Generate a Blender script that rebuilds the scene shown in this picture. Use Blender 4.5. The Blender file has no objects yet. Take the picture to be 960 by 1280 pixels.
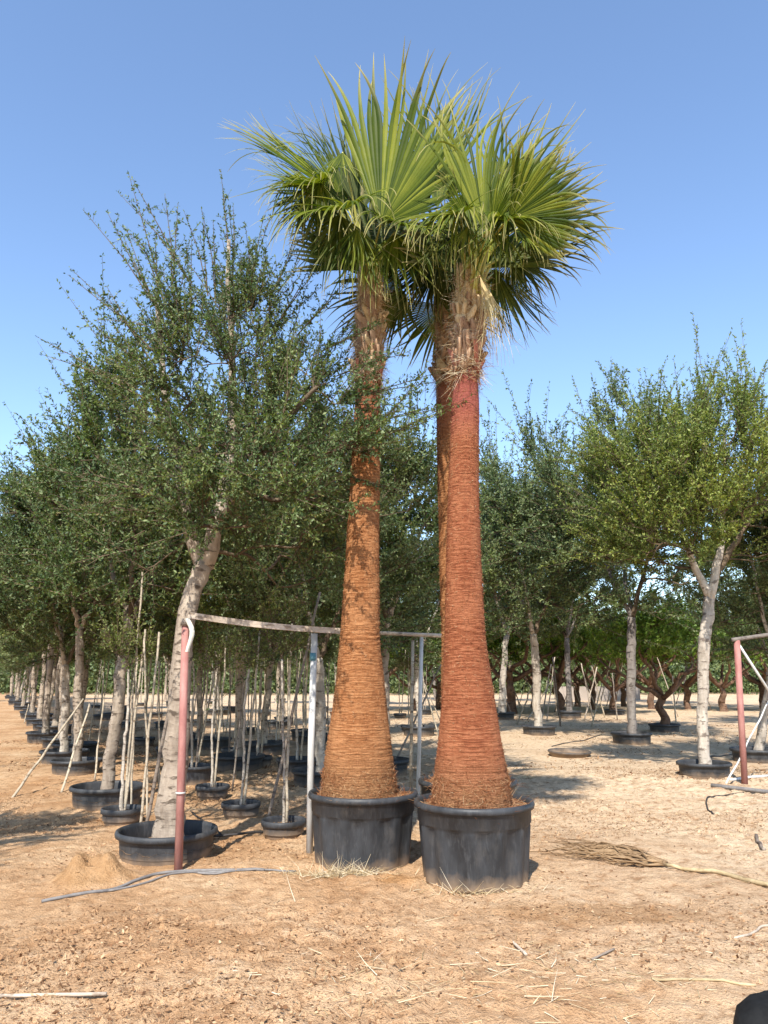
import bpy, math, random
import numpy as np
from mathutils import Vector

# ------------------------------------------------------------------ camera / light
SC = bpy.context.scene
COL = SC.collection
PITCH = math.radians(12.0)
CAMH = 1.55
FPX = 960.0                      # focal length in photo pixels (photo is 960 x 1280)
cam_d = bpy.data.cameras.new('camera')
cam_d.sensor_fit = 'VERTICAL'; cam_d.sensor_height = 36.0
cam_d.lens = 36.0 * FPX / 1280.0
cam_d.clip_start = 0.05; cam_d.clip_end = 3000
cam = bpy.data.objects.new('camera', cam_d); COL.objects.link(cam)
cam.location = (0, 0, CAMH); cam.rotation_euler = (math.radians(90) + PITCH, 0, 0)
SC.camera = cam

SUN_EL = math.radians(47); SUN_AZ = math.radians(12)   # sun behind the camera, a little to the left
world = bpy.data.worlds.new('World'); SC.world = world; world.use_nodes = True
wn = world.node_tree.nodes; wl = world.node_tree.links
wn.clear()
sky = wn.new('ShaderNodeTexSky'); sky.sky_type = 'NISHITA'; sky.sun_disc = False
sky.sun_elevation = SUN_EL; sky.sun_rotation = math.radians(180) + SUN_AZ
sky.air_density = 1.0; sky.dust_density = 0.25; sky.ozone_density = 2.9; sky.altitude = 0
bg = wn.new('ShaderNodeBackground'); bg.inputs['Strength'].default_value = 0.126
wo = wn.new('ShaderNodeOutputWorld')
wl.new(sky.outputs[0], bg.inputs[0]); wl.new(bg.outputs[0], wo.inputs[0])
sd = bpy.data.lights.new('sun', 'SUN'); sd.energy = 3.2; sd.angle = math.radians(0.53); sd.color = (1.0, 0.955, 0.88)
sun = bpy.data.objects.new('sun', sd); COL.objects.link(sun)
tosun = Vector((-math.sin(SUN_AZ) * math.cos(SUN_EL), -math.cos(SUN_AZ) * math.cos(SUN_EL), math.sin(SUN_EL)))
sun.rotation_euler = tosun.to_track_quat('Z', 'Y').to_euler(); sun.location = tosun * 40
SC.view_settings.view_transform = 'Standard'; SC.view_settings.look = 'None'
SC.view_settings.exposure = 1.25; SC.view_settings.gamma = 1.0
try: SC.view_settings.use_curve_mapping = False
except Exception: pass
SC.render.engine = 'CYCLES'
cy_ = SC.cycles; cy_.max_bounces = 6; cy_.diffuse_bounces = 3; cy_.glossy_bounces = 2; cy_.transmission_bounces = 3; cy_.transparent_max_bounces = 4
cy_.caustics_reflective = False; cy_.caustics_refractive = False

# ------------------------------------------------------------------ helpers
def ray(px, py):
    u = (px - 480) / FPX; v = (640 - py) / FPX
    c, s = math.cos(PITCH), math.sin(PITCH)
    return np.array([u, c - v * s, s + v * c])
def at(px, py, Y):                       # point on the upright plane y = Y
    d = ray(px, py); return np.array([0, 0, CAMH]) + d * (Y / d[1])
def gnd(px, py):                         # point on the flat ground
    d = ray(px, py); return np.array([0, 0, CAMH]) + d * (-CAMH / d[2])
def norm(v):
    v = np.asarray(v, float); return v / (np.linalg.norm(v, axis=-1, keepdims=True) + 1e-9)

_rs = np.random.RandomState(5); _LAT = _rs.rand(256, 256)
def vnoise(x, y):
    x = np.asarray(x, float); y = np.asarray(y, float)
    xi = np.floor(x).astype(int); yi = np.floor(y).astype(int)
    fx = x - xi; fy = y - yi
    fx = fx * fx * (3 - 2 * fx); fy = fy * fy * (3 - 2 * fy)
    a = _LAT[xi % 256, yi % 256]; b = _LAT[(xi + 1) % 256, yi % 256]
    c = _LAT[xi % 256, (yi + 1) % 256]; d = _LAT[(xi + 1) % 256, (yi + 1) % 256]
    return (a * (1 - fx) + b * fx) * (1 - fy) + (c * (1 - fx) + d * fx) * fy - 0.5
def gz_low(x, y):
    return 0.10 * vnoise(x * 0.22 + 3, y * 0.22 + 8) + 0.055 * vnoise(x * 0.7, y * 0.7) + 0.03 * vnoise(x * 1.9 + 40, y * 1.9)
def gz(x, y):
    x = np.asarray(x, float); y = np.asarray(y, float)
    far = np.clip((14 - np.abs(y - 6)) / 8, 0.25, 1)
    rough = np.clip(vnoise(x * 0.5 + 11, y * 0.5 + 77) + 0.45, 0.12, 1)
    z = gz_low(x, y)
    z = z + far * rough * (0.045 * vnoise(x * 5 + 9, y * 6) + 0.040 * vnoise(x * 12, y * 13 + 5) + 0.030 * vnoise(x * 27, y * 29))
    # low mound of dug sand beside the red post, tyre-like furrow in front
    m = gnd(118, 1100); z = z + 0.15 * np.exp(-(((x - m[0]) / 0.27) ** 2 + ((y - m[1]) / 0.2) ** 2) ** 1.6) * (1 + 0.9 * vnoise(x * 8, y * 8) + 0.5 * vnoise(x * 20, y * 20))
    return z
def G(x, y): return float(gz_low(x, y))
def gpt(px, py):
    p = gnd(px, py); return np.array([p[0], p[1], G(p[0], p[1])])

class MB:
    def __init__(s): s.v = []; s.f = []; s.n = 0
    def add(s, v, f):
        v = np.asarray(v, float); s.v.append(v)
        s.f.extend([tuple(int(i) + s.n for i in q) for q in f]); s.n += len(v)
    def tube(s, pts, rad, sides=8, cap=True, wob=None):
        pts = np.asarray(pts, float); n = len(pts)
        rad = np.full(n, rad, float) if np.isscalar(rad) else np.asarray(rad, float)
        tan = np.gradient(pts, axis=0); tan = norm(tan)
        ref = np.array([0, 0, 1.0]) if abs(tan[0][2]) < 0.9 else np.array([1.0, 0, 0])
        u = norm(np.cross(tan[0], ref)); V = []
        for i in range(n):
            u = norm(u - tan[i] * np.dot(u, tan[i])); w = np.cross(tan[i], u)
            a = np.arange(sides) * 2 * math.pi / sides
            r = rad[i] if wob is None else rad[i] * wob(i, a)
            r = np.broadcast_to(r, a.shape)
            V.append(pts[i] + (np.cos(a) * r)[:, None] * u + (np.sin(a) * r)[:, None] * w)
        F = []
        for i in range(n - 1):
            for j in range(sides):
                k = (j + 1) % sides
                F.append((i * sides + j, i * sides + k, (i + 1) * sides + k, (i + 1) * sides + j))
        if cap:
            F.append(tuple(range(sides - 1, -1, -1))); F.append(tuple((n - 1) * sides + j for j in range(sides)))
        s.add(np.concatenate(V), F)
    def lathe(s, prof, seg=48, mod=None, c=(0, 0, 0)):
        V = []; a = np.arange(seg) * 2 * math.pi / seg
        for i, (r, z) in enumerate(prof):
            rr = np.full(seg, r) if mod is None else r + mod(i, a)
            V.append(np.stack([c[0] + rr * np.cos(a), c[1] + rr * np.sin(a), np.full(seg, c[2] + z)], 1))
        F = []
        for i in range(len(prof) - 1):
            for j in range(seg):
                k = (j + 1) % seg
                F.append((i * seg + j, i * seg + k, (i + 1) * seg + k, (i + 1) * seg + j))
        s.add(np.concatenate(V), F)
    def box(s, a, b, w, h, up=(0, 0, 1)):
        a = np.asarray(a, float); b = np.asarray(b, float); d = norm(b - a)
        side = norm(np.cross(d, up)); u = np.cross(side, d); V = []
        for p in (a, b):
            for sx, sy in ((-1, -1), (1, -1), (1, 1), (-1, 1)):
                V.append(p + side * sx * w / 2 + u * sy * h / 2)
        s.add(V, [(3, 2, 1, 0), (4, 5, 6, 7), (0, 1, 5, 4), (1, 2, 6, 5), (2, 3, 7, 6), (3, 0, 4, 7)])
    def build(s, name, mat, parent=None, smooth=True):
        me = bpy.data.meshes.new(name)
        me.from_pydata(np.concatenate(s.v).tolist(), [], s.f); me.update()
        return link(name, me, mat, parent, smooth)
def link(name, me, mat, parent=None, smooth=True):
    if mat is not None and not me.materials: me.materials.append(mat)
    if smooth: me.polygons.foreach_set('use_smooth', np.ones(len(me.polygons), bool))
    o = bpy.data.objects.new(name, me); COL.objects.link(o)
    if parent is not None: o.parent = parent
    return o
def raw_mesh(name, V, quads):             # fast path for big numpy meshes of quads
    V = np.asarray(V, np.float32); quads = np.asarray(quads, np.int32)
    me = bpy.data.meshes.new(name); k = quads.shape[1]
    me.vertices.add(len(V)); me.vertices.foreach_set('co', V.ravel())
    me.loops.add(quads.size); me.loops.foreach_set('vertex_index', quads.ravel())
    me.polygons.add(len(quads)); me.polygons.foreach_set('loop_start', np.arange(0, quads.size, k, dtype=np.int32))
    me.update(calc_edges=True); return me
def empty(name, loc=(0, 0, 0)):
    o = bpy.data.objects.new(name, None); COL.objects.link(o); o.location = tuple(map(float, loc)); o.empty_display_size = 0.2
    return o
def tag(o, label=None, cat=None, group=None, kind=None):
    if label: o['label'] = label
    if cat: o['category'] = cat
    if group: o['group'] = group
    if kind: o['kind'] = kind
    return o
def copy_tree(o, parent=None):
    c = o.copy(); COL.objects.link(c); c.parent = parent
    for ch in list(o.children): copy_tree(ch, c)
    return c

# ------------------------------------------------------------------ materials
class NT:
    def __init__(s, name, rough=0.7, spec=0.3):
        s.m = bpy.data.materials.new(name); s.m.use_nodes = True
        s.t = s.m.node_tree; s.n = s.t.nodes; s.l = s.t.links
        s.b = s.n['Principled BSDF']; s.o = s.n['Material Output']
        s.b.inputs['Roughness'].default_value = rough
        s.b.inputs['Specular IOR Level'].default_value = spec
    def put(s, sock, val):
        if hasattr(val, 'links'): s.l.new(val, sock)
        elif isinstance(val, (tuple, list)): sock.default_value = (*val, 1.0) if (len(val) == 3 and sock.type == 'RGBA') else tuple(val)
        else: sock.default_value = val
    def coord(s, scale=(1, 1, 1), src='Object', attr=None, rnd=False):
        mp = s.n.new('ShaderNodeMapping'); mp.inputs['Scale'].default_value = scale
        if attr:
            a = s.n.new('ShaderNodeAttribute'); a.attribute_name = attr; out = a.outputs['Vector']
        else: out = s.n.new('ShaderNodeTexCoord').outputs[src]
        s.l.new(out, mp.inputs[0])
        if rnd:
            oi = s.n.new('ShaderNodeObjectInfo'); mm = s.n.new('ShaderNodeMath'); mm.operation = 'MULTIPLY'; mm.inputs[1].default_value = 50
            s.l.new(oi.outputs['Random'], mm.inputs[0]); s.l.new(mm.outputs[0], mp.inputs['Location'])
        return mp.outputs[0]
    def noise(s, vec, scale=5, det=4, rough=0.6, dist=0.0):
        n = s.n.new('ShaderNodeTexNoise'); n.inputs['Scale'].default_value = scale; n.inputs['Detail'].default_value = det
        n.inputs['Roughness'].default_value = rough; n.inputs['Distortion'].default_value = dist
        if vec is not None: s.l.new(vec, n.inputs['Vector'])
        return n.outputs['Fac']
    def voro(s, vec, scale=5, feat='F1'):
        n = s.n.new('ShaderNodeTexVoronoi'); n.inputs['Scale'].default_value = scale; n.feature = feat
        s.l.new(vec, n.inputs['Vector']); return n.outputs['Distance']
    def ramp(s, fac, stops, interp='LINEAR'):
        r = s.n.new('ShaderNodeValToRGB'); r.color_ramp.interpolation = interp; e = r.color_ramp.elements
        while len(e) < len(stops): e.new(0.5)
        for q, (p, c) in zip(e, stops):
            q.position = p; q.color = (*c, 1) if not np.isscalar(c) else (c, c, c, 1)
        s.l.new(fac, r.inputs[0]); return r.outputs[0]
    def mix(s, fac, a, b, mode='MIX'):
        m = s.n.new('ShaderNodeMix'); m.data_type = 'RGBA'; m.blend_type = mode
        s.put(m.inputs[0], fac); s.put(m.inputs[6], a); s.put(m.inputs[7], b); return m.outputs[2]
    def math(s, op, a, b=0.0, clamp=False):
        m = s.n.new('ShaderNodeMath'); m.operation = op; m.use_clamp = clamp
        s.put(m.inputs[0], a); s.put(m.inputs[1], b); return m.outputs[0]
    def island(s): return s.n.new('ShaderNodeNewGeometry').outputs['Random Per Island']
    def attr(s, name):
        a = s.n.new('ShaderNodeAttribute'); a.attribute_name = name; return a.outputs['Fac']
    def col(s, c): s.put(s.b.inputs['Base Color'], c)
    def bump(s, h, strength=0.3, dist=0.01):
        b = s.n.new('ShaderNodeBump'); b.inputs['Strength'].default_value = strength; b.inputs['Distance'].default_value = dist
        s.l.new(h, b.inputs['Height']); s.l.new(b.outputs[0], s.b.inputs['Normal'])
    def translucent(s, colour, fac):
        tr = s.n.new('ShaderNodeBsdfTranslucent'); s.put(tr.inputs[0], colour)
        mx = s.n.new('ShaderNodeMixShader'); mx.inputs[0].default_value = fac
        s.l.new(s.b.outputs[0], mx.inputs[1]); s.l.new(tr.outputs[0], mx.inputs[2]); s.l.new(mx.outputs[0], s.o.inputs[0])
M = {}
def m_leaf(key, dark, mid, light, tr=0.3, dry=None):
    t = NT('leaf_' + key, 0.55, 0.35); st = [(0.0, dark), (0.55, mid), (1.0, light)]
    if dry: st = [(0.0, dark), (0.5, mid), (0.9, light), (0.965, light), (1.0, dry)]
    c = t.ramp(t.island(), st)
    big = t.ramp(t.noise(t.coord(rnd=True), 1.1, 2), [(0.35, (0.82, 0.88, 0.9)), (0.65, (1.18, 1.12, 0.9))])
    c = t.mix(1.0, c, big, 'MULTIPLY'); t.col(c)
    t.translucent(t.mix(1.0, c, (1.3, 1.45, 0.5), 'MULTIPLY'), tr); M[key] = t.m
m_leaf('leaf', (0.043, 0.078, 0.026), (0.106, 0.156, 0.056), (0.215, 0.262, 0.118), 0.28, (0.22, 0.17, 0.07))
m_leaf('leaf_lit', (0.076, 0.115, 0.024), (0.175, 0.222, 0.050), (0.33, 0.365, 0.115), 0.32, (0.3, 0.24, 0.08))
m_leaf('leaf_grey', (0.056, 0.088, 0.038), (0.128, 0.168, 0.070), (0.24, 0.28, 0.14), 0.26)
m_leaf('leaf_bright', (0.08, 0.14, 0.022), (0.16, 0.25, 0.045), (0.28, 0.36, 0.10), 0.4)
m_leaf('leaf_sapling', (0.07, 0.11, 0.025), (0.14, 0.17, 0.05), (0.3, 0.3, 0.14), 0.35)

def m_bark(key, a, b, dark, sc=1.0, spots=True):
    t = NT('bark_' + key, 0.9, 0.15); v = t.coord((14 * sc, 14 * sc, 5 * sc), rnd=True); v2 = t.coord((9, 9, 26), rnd=True)
    n1 = t.noise(v, 1.0, 5, 0.65); c = t.ramp(n1, [(0.3, a), (0.7, b)])
    n2 = t.noise(v2, 0.8, 3, 0.6)
    if spots: c = t.mix(t.ramp(n2, [(0.56, 0.0), (0.64, 0.85)]), c, dark)
    n3 = t.noise(t.coord((3, 3, 1.2), rnd=True), 1, 2); c = t.mix(1.0, c, t.ramp(n3, [(0.3, (0.75, 0.72, 0.7)), (0.7, (1.1, 1.08, 1.05))]), 'MULTIPLY')
    t.col(c); t.bump(t.math('ADD', n1, n2), 0.6, 0.02); M[key] = t.m
m_bark('bark', (0.25, 0.20, 0.155), (0.49, 0.415, 0.33), (0.075, 0.055, 0.04))
m_bark('bark_pale', (0.34, 0.295, 0.24), (0.60, 0.54, 0.46), (0.14, 0.11, 0.09))
m_bark('bark_grey', (0.15, 0.13, 0.12), (0.28, 0.25, 0.22), (0.08, 0.065, 0.055))
m_bark('bark_red', (0.11, 0.068, 0.048), (0.24, 0.15, 0.10), (0.07, 0.04, 0.03))
m_bark('twig', (0.10, 0.072, 0.046), (0.19, 0.145, 0.10), (0.08, 0.06, 0.04), 1, False)  # branch bark darkened, shade inside the crowns put into the colour
m_bark('stake', (0.36, 0.30, 0.22), (0.56, 0.49, 0.38), (0.2, 0.15, 0.1), 0.6)
m_bark('stake_dark', (0.20, 0.16, 0.13), (0.33, 0.28, 0.23), (0.10, 0.08, 0.07), 0.6)
m_bark('plank', (0.42, 0.34, 0.26), (0.62, 0.53, 0.43), (0.25, 0.19, 0.14), 0.5)
m_bark('dry_brown', (0.17, 0.105, 0.055), (0.38, 0.26, 0.15), (0.1, 0.06, 0.03), 0.8)
m_bark('dry', (0.34, 0.25, 0.13), (0.58, 0.47, 0.29), (0.2, 0.14, 0.07), 0.8)

def m_plastic():
    t = NT('pot_plastic', 0.5, 0.4); v = t.coord((2.2, 2.2, 0.8), rnd=True)
    scr = t.noise(t.coord((34, 34, 7), rnd=True), 1, 5, 0.7, 0.6); dust = t.noise(v, 2.2, 5, 0.65)
    c = t.ramp(dust, [(0.35, (0.020, 0.021, 0.023)), (0.75, (0.060, 0.062, 0.066))])
    c = t.mix(t.ramp(scr, [(0.52, 0.0), (0.80, 0.42)]), c, (0.13, 0.13, 0.13))
    blot = t.noise(t.coord((5, 5, 3), rnd=True), 1, 5, 0.7); c = t.mix(t.ramp(blot, [(0.54, 0.0), (0.75, 0.28)]), c, (0.16, 0.135, 0.11))
    # sand dust splashed on the lowest few centimetres, ragged upper edge
    sep = t.n.new('ShaderNodeSeparateXYZ'); t.l.new(t.coord(), sep.inputs[0])
    d = t.math('ADD', sep.outputs[2], t.math('MULTIPLY', t.noise(t.coord((7, 7, 7), rnd=True), 1, 4), 0.16))
    c = t.mix(t.ramp(d, [(0.08, 0.8), (0.20, 0.0)]), c, (0.34, 0.23, 0.14))
    t.col(c); t.put(t.b.inputs['Roughness'], t.ramp(dust, [(0.3, 0.42), (0.7, 0.72)])); t.bump(scr, 0.15, 0.004); M['pot'] = t.m
m_plastic()
def m_simple(key, c1, c2, rough=0.7, sc=8, spec=0.3, bump=0.2, stretch=(1, 1, 1)):
    t = NT(key, rough, spec); v = t.coord(stretch, rnd=True); n = t.noise(v, sc, 5, 0.65)
    t.col(t.ramp(n, [(0.32, c1), (0.68, c2)])); t.bump(n, bump, 0.006); M[key] = t.m
m_simple('red_paint', (0.27, 0.10, 0.085), (0.43, 0.215, 0.18), 0.7, 9, stretch=(1, 1, 0.35))
m_simple('white_pipe', (0.42, 0.41, 0.38), (0.66, 0.64, 0.60), 0.6, 7, stretch=(1, 1, 0.3))
m_simple('blue_tape', (0.06, 0.17, 0.22), (0.11, 0.26, 0.31), 0.6, 20)
m_simple('grey_hose', (0.13, 0.12, 0.115), (0.26, 0.24, 0.22), 0.6, 12)
m_simple('black_hose', (0.018, 0.017, 0.016), (0.06, 0.05, 0.045), 0.6, 12)
m_simple('cloth_tape', (0.55, 0.52, 0.44), (0.7, 0.67, 0.58), 0.8, 10)
m_simple('soil', (0.11, 0.065, 0.035), (0.30, 0.19, 0.11), 0.95, 22, 0.1, 0.9)
m_simple('wall_paint', (0.30, 0.25, 0.21), (0.42, 0.36, 0.31), 0.85, 0.6)
m_simple('black_matte', (0.006, 0.006, 0.006), (0.012, 0.012, 0.012), 0.8, 30, 0.2)

def m_ground():
    t = NT('sand', 0.95, 0.08); v = t.coord(src='Object')
    big = t.noise(v, 0.16, 3, 0.55); mid = t.noise(v, 0.9, 5, 0.62); fine = t.noise(v, 9, 6, 0.7); grain = t.noise(v, 70, 3, 0.7)
    c = t.ramp(mid, [(0.30, (0.47, 0.26, 0.125)), (0.50, (0.62, 0.39, 0.215)), (0.72, (0.71, 0.505, 0.31))])
    sep = t.n.new('ShaderNodeSeparateXYZ'); t.l.new(v, sep.inputs[0])
    # paler, drier sand to the right and further off; redder by the path
    side = t.math('ADD', t.math('MULTIPLY', sep.outputs[0], 0.07), t.math('MULTIPLY', sep.outputs[1], 0.035))
    side = t.math('ADD', side, t.math('MULTIPLY', big, 0.8))
    c = t.mix(t.ramp(side, [(0.60, 0.0), (1.1, 0.75)]), c, (0.78, 0.61, 0.415))
    c = t.mix(t.ramp(fine, [(0.36, 0.7), (0.50, 0.0)]), c, (0.34, 0.18, 0.085))
    c = t.mix(t.ramp(fine, [(0.58, 0.0), (0.74, 0.55)]), c, (0.78, 0.62, 0.44))
    pat = t.noise(v, 0.55, 6, 0.7, 0.4); c = t.mix(t.ramp(pat, [(0.50, 0.0), (0.64, 0.42)]), c, (0.37, 0.20, 0.095))
    # damp brown stain to the right of the near pot
    g = gnd(740, 1142); mp = t.n.new('ShaderNodeMapping'); mp.vector_type = 'POINT'
    mp.inputs['Location'].default_value = (-g[0] / 1.0, -g[1] / 0.30, 0); mp.inputs['Scale'].default_value = (1 / 1.0, 1 / 0.30, 0)
    t.l.new(v, mp.inputs[0]); ln = t.n.new('ShaderNodeVectorMath'); ln.operation = 'LENGTH'; t.l.new(mp.outputs[0], ln.inputs[0])
    w = t.math('ADD', ln.outputs['Value'], t.math('MULTIPLY', t.math('SUBTRACT', t.noise(v, 3.0, 4), 0.5), 1.6))
    c = t.mix(t.ramp(w, [(0.45, 0.55), (1.0, 0.0)]), c, (0.33, 0.17, 0.07))
    g = gnd(118, 1102); mp = t.n.new('ShaderNodeMapping')
    mp.inputs['Location'].default_value = (-g[0] / 0.36, -g[1] / 0.28, 0); mp.inputs['Scale'].default_value = (1 / 0.36, 1 / 0.28, 0)
    t.l.new(v, mp.inputs[0]); ln = t.n.new('ShaderNodeVectorMath'); ln.operation = 'LENGTH'; t.l.new(mp.outputs[0], ln.inputs[0])
    w = t.math('ADD', ln.outputs['Value'], t.math('MULTIPLY', t.math('SUBTRACT', t.noise(v, 5.0, 4), 0.5), 1.2)); c = t.mix(t.ramp(w, [(0.6, 0.65), (1.1, 0.0)]), c, (0.40, 0.225, 0.10))
    g = gnd(500, 1100); mp = t.n.new('ShaderNodeMapping')
    mp.inputs['Location'].default_value = (-g[0] / 0.22, -g[1] / 0.2, 0); mp.inputs['Scale'].default_value = (1 / 0.22, 1 / 0.2, 0)
    t.l.new(v, mp.inputs[0]); ln = t.n.new('ShaderNodeVectorMath'); ln.operation = 'LENGTH'; t.l.new(mp.outputs[0], ln.inputs[0])
    c = t.mix(t.ramp(ln.outputs['Value'], [(0.6, 0.6), (1.2, 0.0)]), c, (0.48, 0.24, 0.09))
    c = t.mix(1.0, c, t.ramp(grain, [(0.3, (0.78, 0.76, 0.74)), (0.7, (1.14, 1.14, 1.14))]), 'MULTIPLY')
    t.col(c); t.bump(t.math('ADD', t.math('MULTIPLY', fine, 1.0), t.math('MULTIPLY', grain, 0.45)), 1.0, 0.05); M['sand'] = t.m
m_ground()

def m_trunk(key, a, b, top, crack):
    t = NT('palm_trunk_' + key, 0.85, 0.15)
    cy = t.coord((9, 75, 1), attr='cyl'); streak = t.noise(cy, 1.0, 5, 0.7)
    cv = t.coord((70, 9, 1), attr='cyl'); vert = t.noise(cv, 1.0, 4, 0.65)
    blot = t.noise(t.coord((5, 3, 1), attr='cyl'), 1, 4, 0.6)
    c = t.ramp(streak, [(0.34, tuple(x * 0.5 for x in a)), (0.48, a), (0.66, b)])
    c = t.mix(t.ramp(blot, [(0.45, 0.0), (0.7, 0.5)]), c, b)
    c = t.mix(t.ramp(vert, [(0.28, 0.8), (0.42, 0.0)]), c, crack)
    hgt = t.attr('hgt'); c = t.mix(t.ramp(hgt, [(0.66, 0.0), (0.745, 0.85)]), c, top); c = t.mix(t.ramp(hgt, [(0.80, 0.0), (0.815, 1.0)]), c, (0.13, 0.07, 0.04))
    # fibrous, browner foot of the trunk with straw threads
    foot = t.math('ADD', hgt, t.math('MULTIPLY', blot, 0.12)); th = t.noise(t.coord((60, 60, 1), attr='cyl'), 1, 3, 0.7, 1.5)
    c = t.mix(t.ramp(foot, [(0.05, 0.75), (0.16, 0.0)]), c, t.ramp(th, [(0.35, (0.10, 0.045, 0.02)), (0.62, (0.36, 0.21, 0.10))]))
    c = t.mix(t.ramp(th, [(0.62, 0.0), (0.72, 0.6)]), c, tuple(min(1, x * 1.5) for x in b))
    t.col(c); h = t.math('ADD', t.math('MULTIPLY', streak, 1.0), t.math('MULTIPLY', vert, 0.55)); t.bump(h, 0.9, 0.03); M[key] = t.m
m_trunk('trunk_red', (0.27, 0.082, 0.035), (0.46, 0.185, 0.088), (0.31, 0.085, 0.065), (0.17, 0.045, 0.02))
m_trunk('trunk_orange', (0.32, 0.125, 0.045), (0.53, 0.26, 0.115), (0.32, 0.11, 0.06), (0.22, 0.075, 0.03))
def m_frond(key, dark, mid, light, tipc, tr):
    t = NT('frond_' + key, 0.5, 0.14)
    c = t.ramp(t.attr('seg'), [(0.0, dark), (0.5, mid), (1.0, light)])
    n = t.noise(t.coord((3, 3, 3)), 2, 3); c = t.mix(1.0, c, t.ramp(n, [(0.3, (0.8, 0.85, 0.8)), (0.7, (1.2, 1.12, 1.0))]), 'MULTIPLY')
    tip = t.attr('tip'); c = t.mix(t.ramp(tip, [(0.0, 0.0), (0.10, 0.0), (0.70, 0.0), (0.88, 0.4), (1.0, 0.95)]), c, tipc)
    t.col(c); t.translucent(t.mix(1.0, c, (1.25, 1.3, 0.45), 'MULTIPLY'), tr); M[key] = t.m
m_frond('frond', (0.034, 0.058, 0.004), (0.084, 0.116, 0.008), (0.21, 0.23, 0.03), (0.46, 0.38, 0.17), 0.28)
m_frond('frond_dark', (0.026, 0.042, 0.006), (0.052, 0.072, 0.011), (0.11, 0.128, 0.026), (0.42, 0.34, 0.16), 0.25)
m_frond('frond_dry', (0.36, 0.26, 0.12), (0.52, 0.41, 0.22), (0.66, 0.55, 0.34), (0.34, 0.24, 0.14), 0.1)
m_simple('petiole', (0.28, 0.27, 0.045), (0.46, 0.42, 0.09), 0.45, 6, 0.5)
m_simple('boot', (0.20, 0.11, 0.065), (0.52, 0.34, 0.21), 0.9, 9, 0.15, 0.6, (1, 1, 0.3))
m_simple('boot_tan', (0.38, 0.25, 0.12), (0.68, 0.51, 0.30), 0.9, 9, 0.15, 0.6, (1, 1, 0.3))
m_simple('boot_red', (0.30, 0.09, 0.06), (0.46, 0.19, 0.12), 0.85, 6, 0.2, 0.5, (1, 1, 0.3))
def m_litter(key, stops):
    t = NT('litter_' + key, 0.9, 0.1); t.col(t.ramp(t.island(), stops)); M[key] = t.m
m_litter('chips', [(0, (0.12, 0.06, 0.03)), (0.4, (0.25, 0.13, 0.065)), (0.8, (0.40, 0.235, 0.12)), (1, (0.56, 0.39, 0.23))])
m_litter('straw', [(0, (0.40, 0.28, 0.14)), (0.5, (0.60, 0.47, 0.28)), (1, (0.76, 0.66, 0.48))])
m_litter('fibre', [(0, (0.13, 0.04, 0.016)), (0.5, (0.33, 0.13, 0.055)), (0.8, (0.42, 0.22, 0.10)), (1, (0.55, 0.38, 0.22))])

# ------------------------------------------------------------------ ground
def axis(dense0, dense1, step, lo, hi):
    a = list(np.arange(dense0, dense1, step)); g = step; x = a[-1]
    while x < hi: g *= 1.16; x += g; a.append(x)
    g = step; x = a[0]; b = []
    while x > lo: g *= 1.16; x -= g; b.append(x)
    return np.array(b[::-1] + a)
gx = axis(-4.6, 5.4, 0.03, -420, 420); gy = axis(2.6, 12.5, 0.03, -60, 700)
X, Yg = np.meshgrid(gx, gy, indexing='ij')
Vg = np.stack([X.ravel(), Yg.ravel(), gz(X, Yg).ravel()], 1)
ii, jj = np.meshgrid(np.arange(len(gx) - 1), np.arange(len(gy) - 1), indexing='ij'); q0 = (ii * len(gy) + jj).ravel()
Qg = np.stack([q0, q0 + len(gy), q0 + len(gy) + 1, q0 + 1], 1)
ground = link('ground', raw_mesh('ground', Vg, Qg), M['sand']); tag(ground, kind='structure')
ground['label'] = 'orange sandy nursery ground strewn with litter'

# ------------------------------------------------------------------ trees
def leaves_mesh(P, A, L, rng, name, wid=0.42, up=0.6):
    n = len(P); A = norm(A); N = rng.normal(size=(n, 3)) * 0.8; N[:, 2] += up; N = N - A * (N * A).sum(1)[:, None]; N = norm(N)
    S = np.cross(A, N); L = L[:, None]; W = L * wid
    V = np.empty((n, 4, 3)); V[:, 0] = P; V[:, 1] = P + A * L * 0.5 + S * W * 0.5 - N * L * 0.05; V[:, 2] = P + A * L; V[:, 3] = P + A * L * 0.5 - S * W * 0.5 - N * L * 0.05
    return raw_mesh(name, V.reshape(-1, 3), np.arange(n * 4).reshape(n, 4))
def twigs_geo(S, D, B, L, r):
    n = len(S); rings = []
    D = norm(D); ref = np.where(np.abs(D[:, 2:3]) < 0.9, np.array([[0, 0, 1.0]]), np.array([[1.0, 0, 0]]))
    u = norm(np.cross(D, ref)); w = np.cross(D, u)
    for t, k in ((0, 1.0), (0.5, 0.7), (1.0, 0.25)):
        c = S + D * (L * t)[:, None] + B * ((L * t) ** 2)[:, None]
        for a in (0, 2.094, 4.189):
            rings.append(c + (u * math.cos(a) + w * math.sin(a)) * (r * k)[:, None])
    V = np.stack(rings, 1)                     # n x 9 x 3
    f = []
    for i in range(2):
        for j in range(3):
            k = (j + 1) % 3; f.append([i * 3 + j, i * 3 + k, i * 3 + 3 + k, i * 3 + 3 + j])
    F = (np.arange(n) * 9)[:, None, None] + np.array(f)[None]
    return V.reshape(-1, 3), F.reshape(-1, 4)

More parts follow.
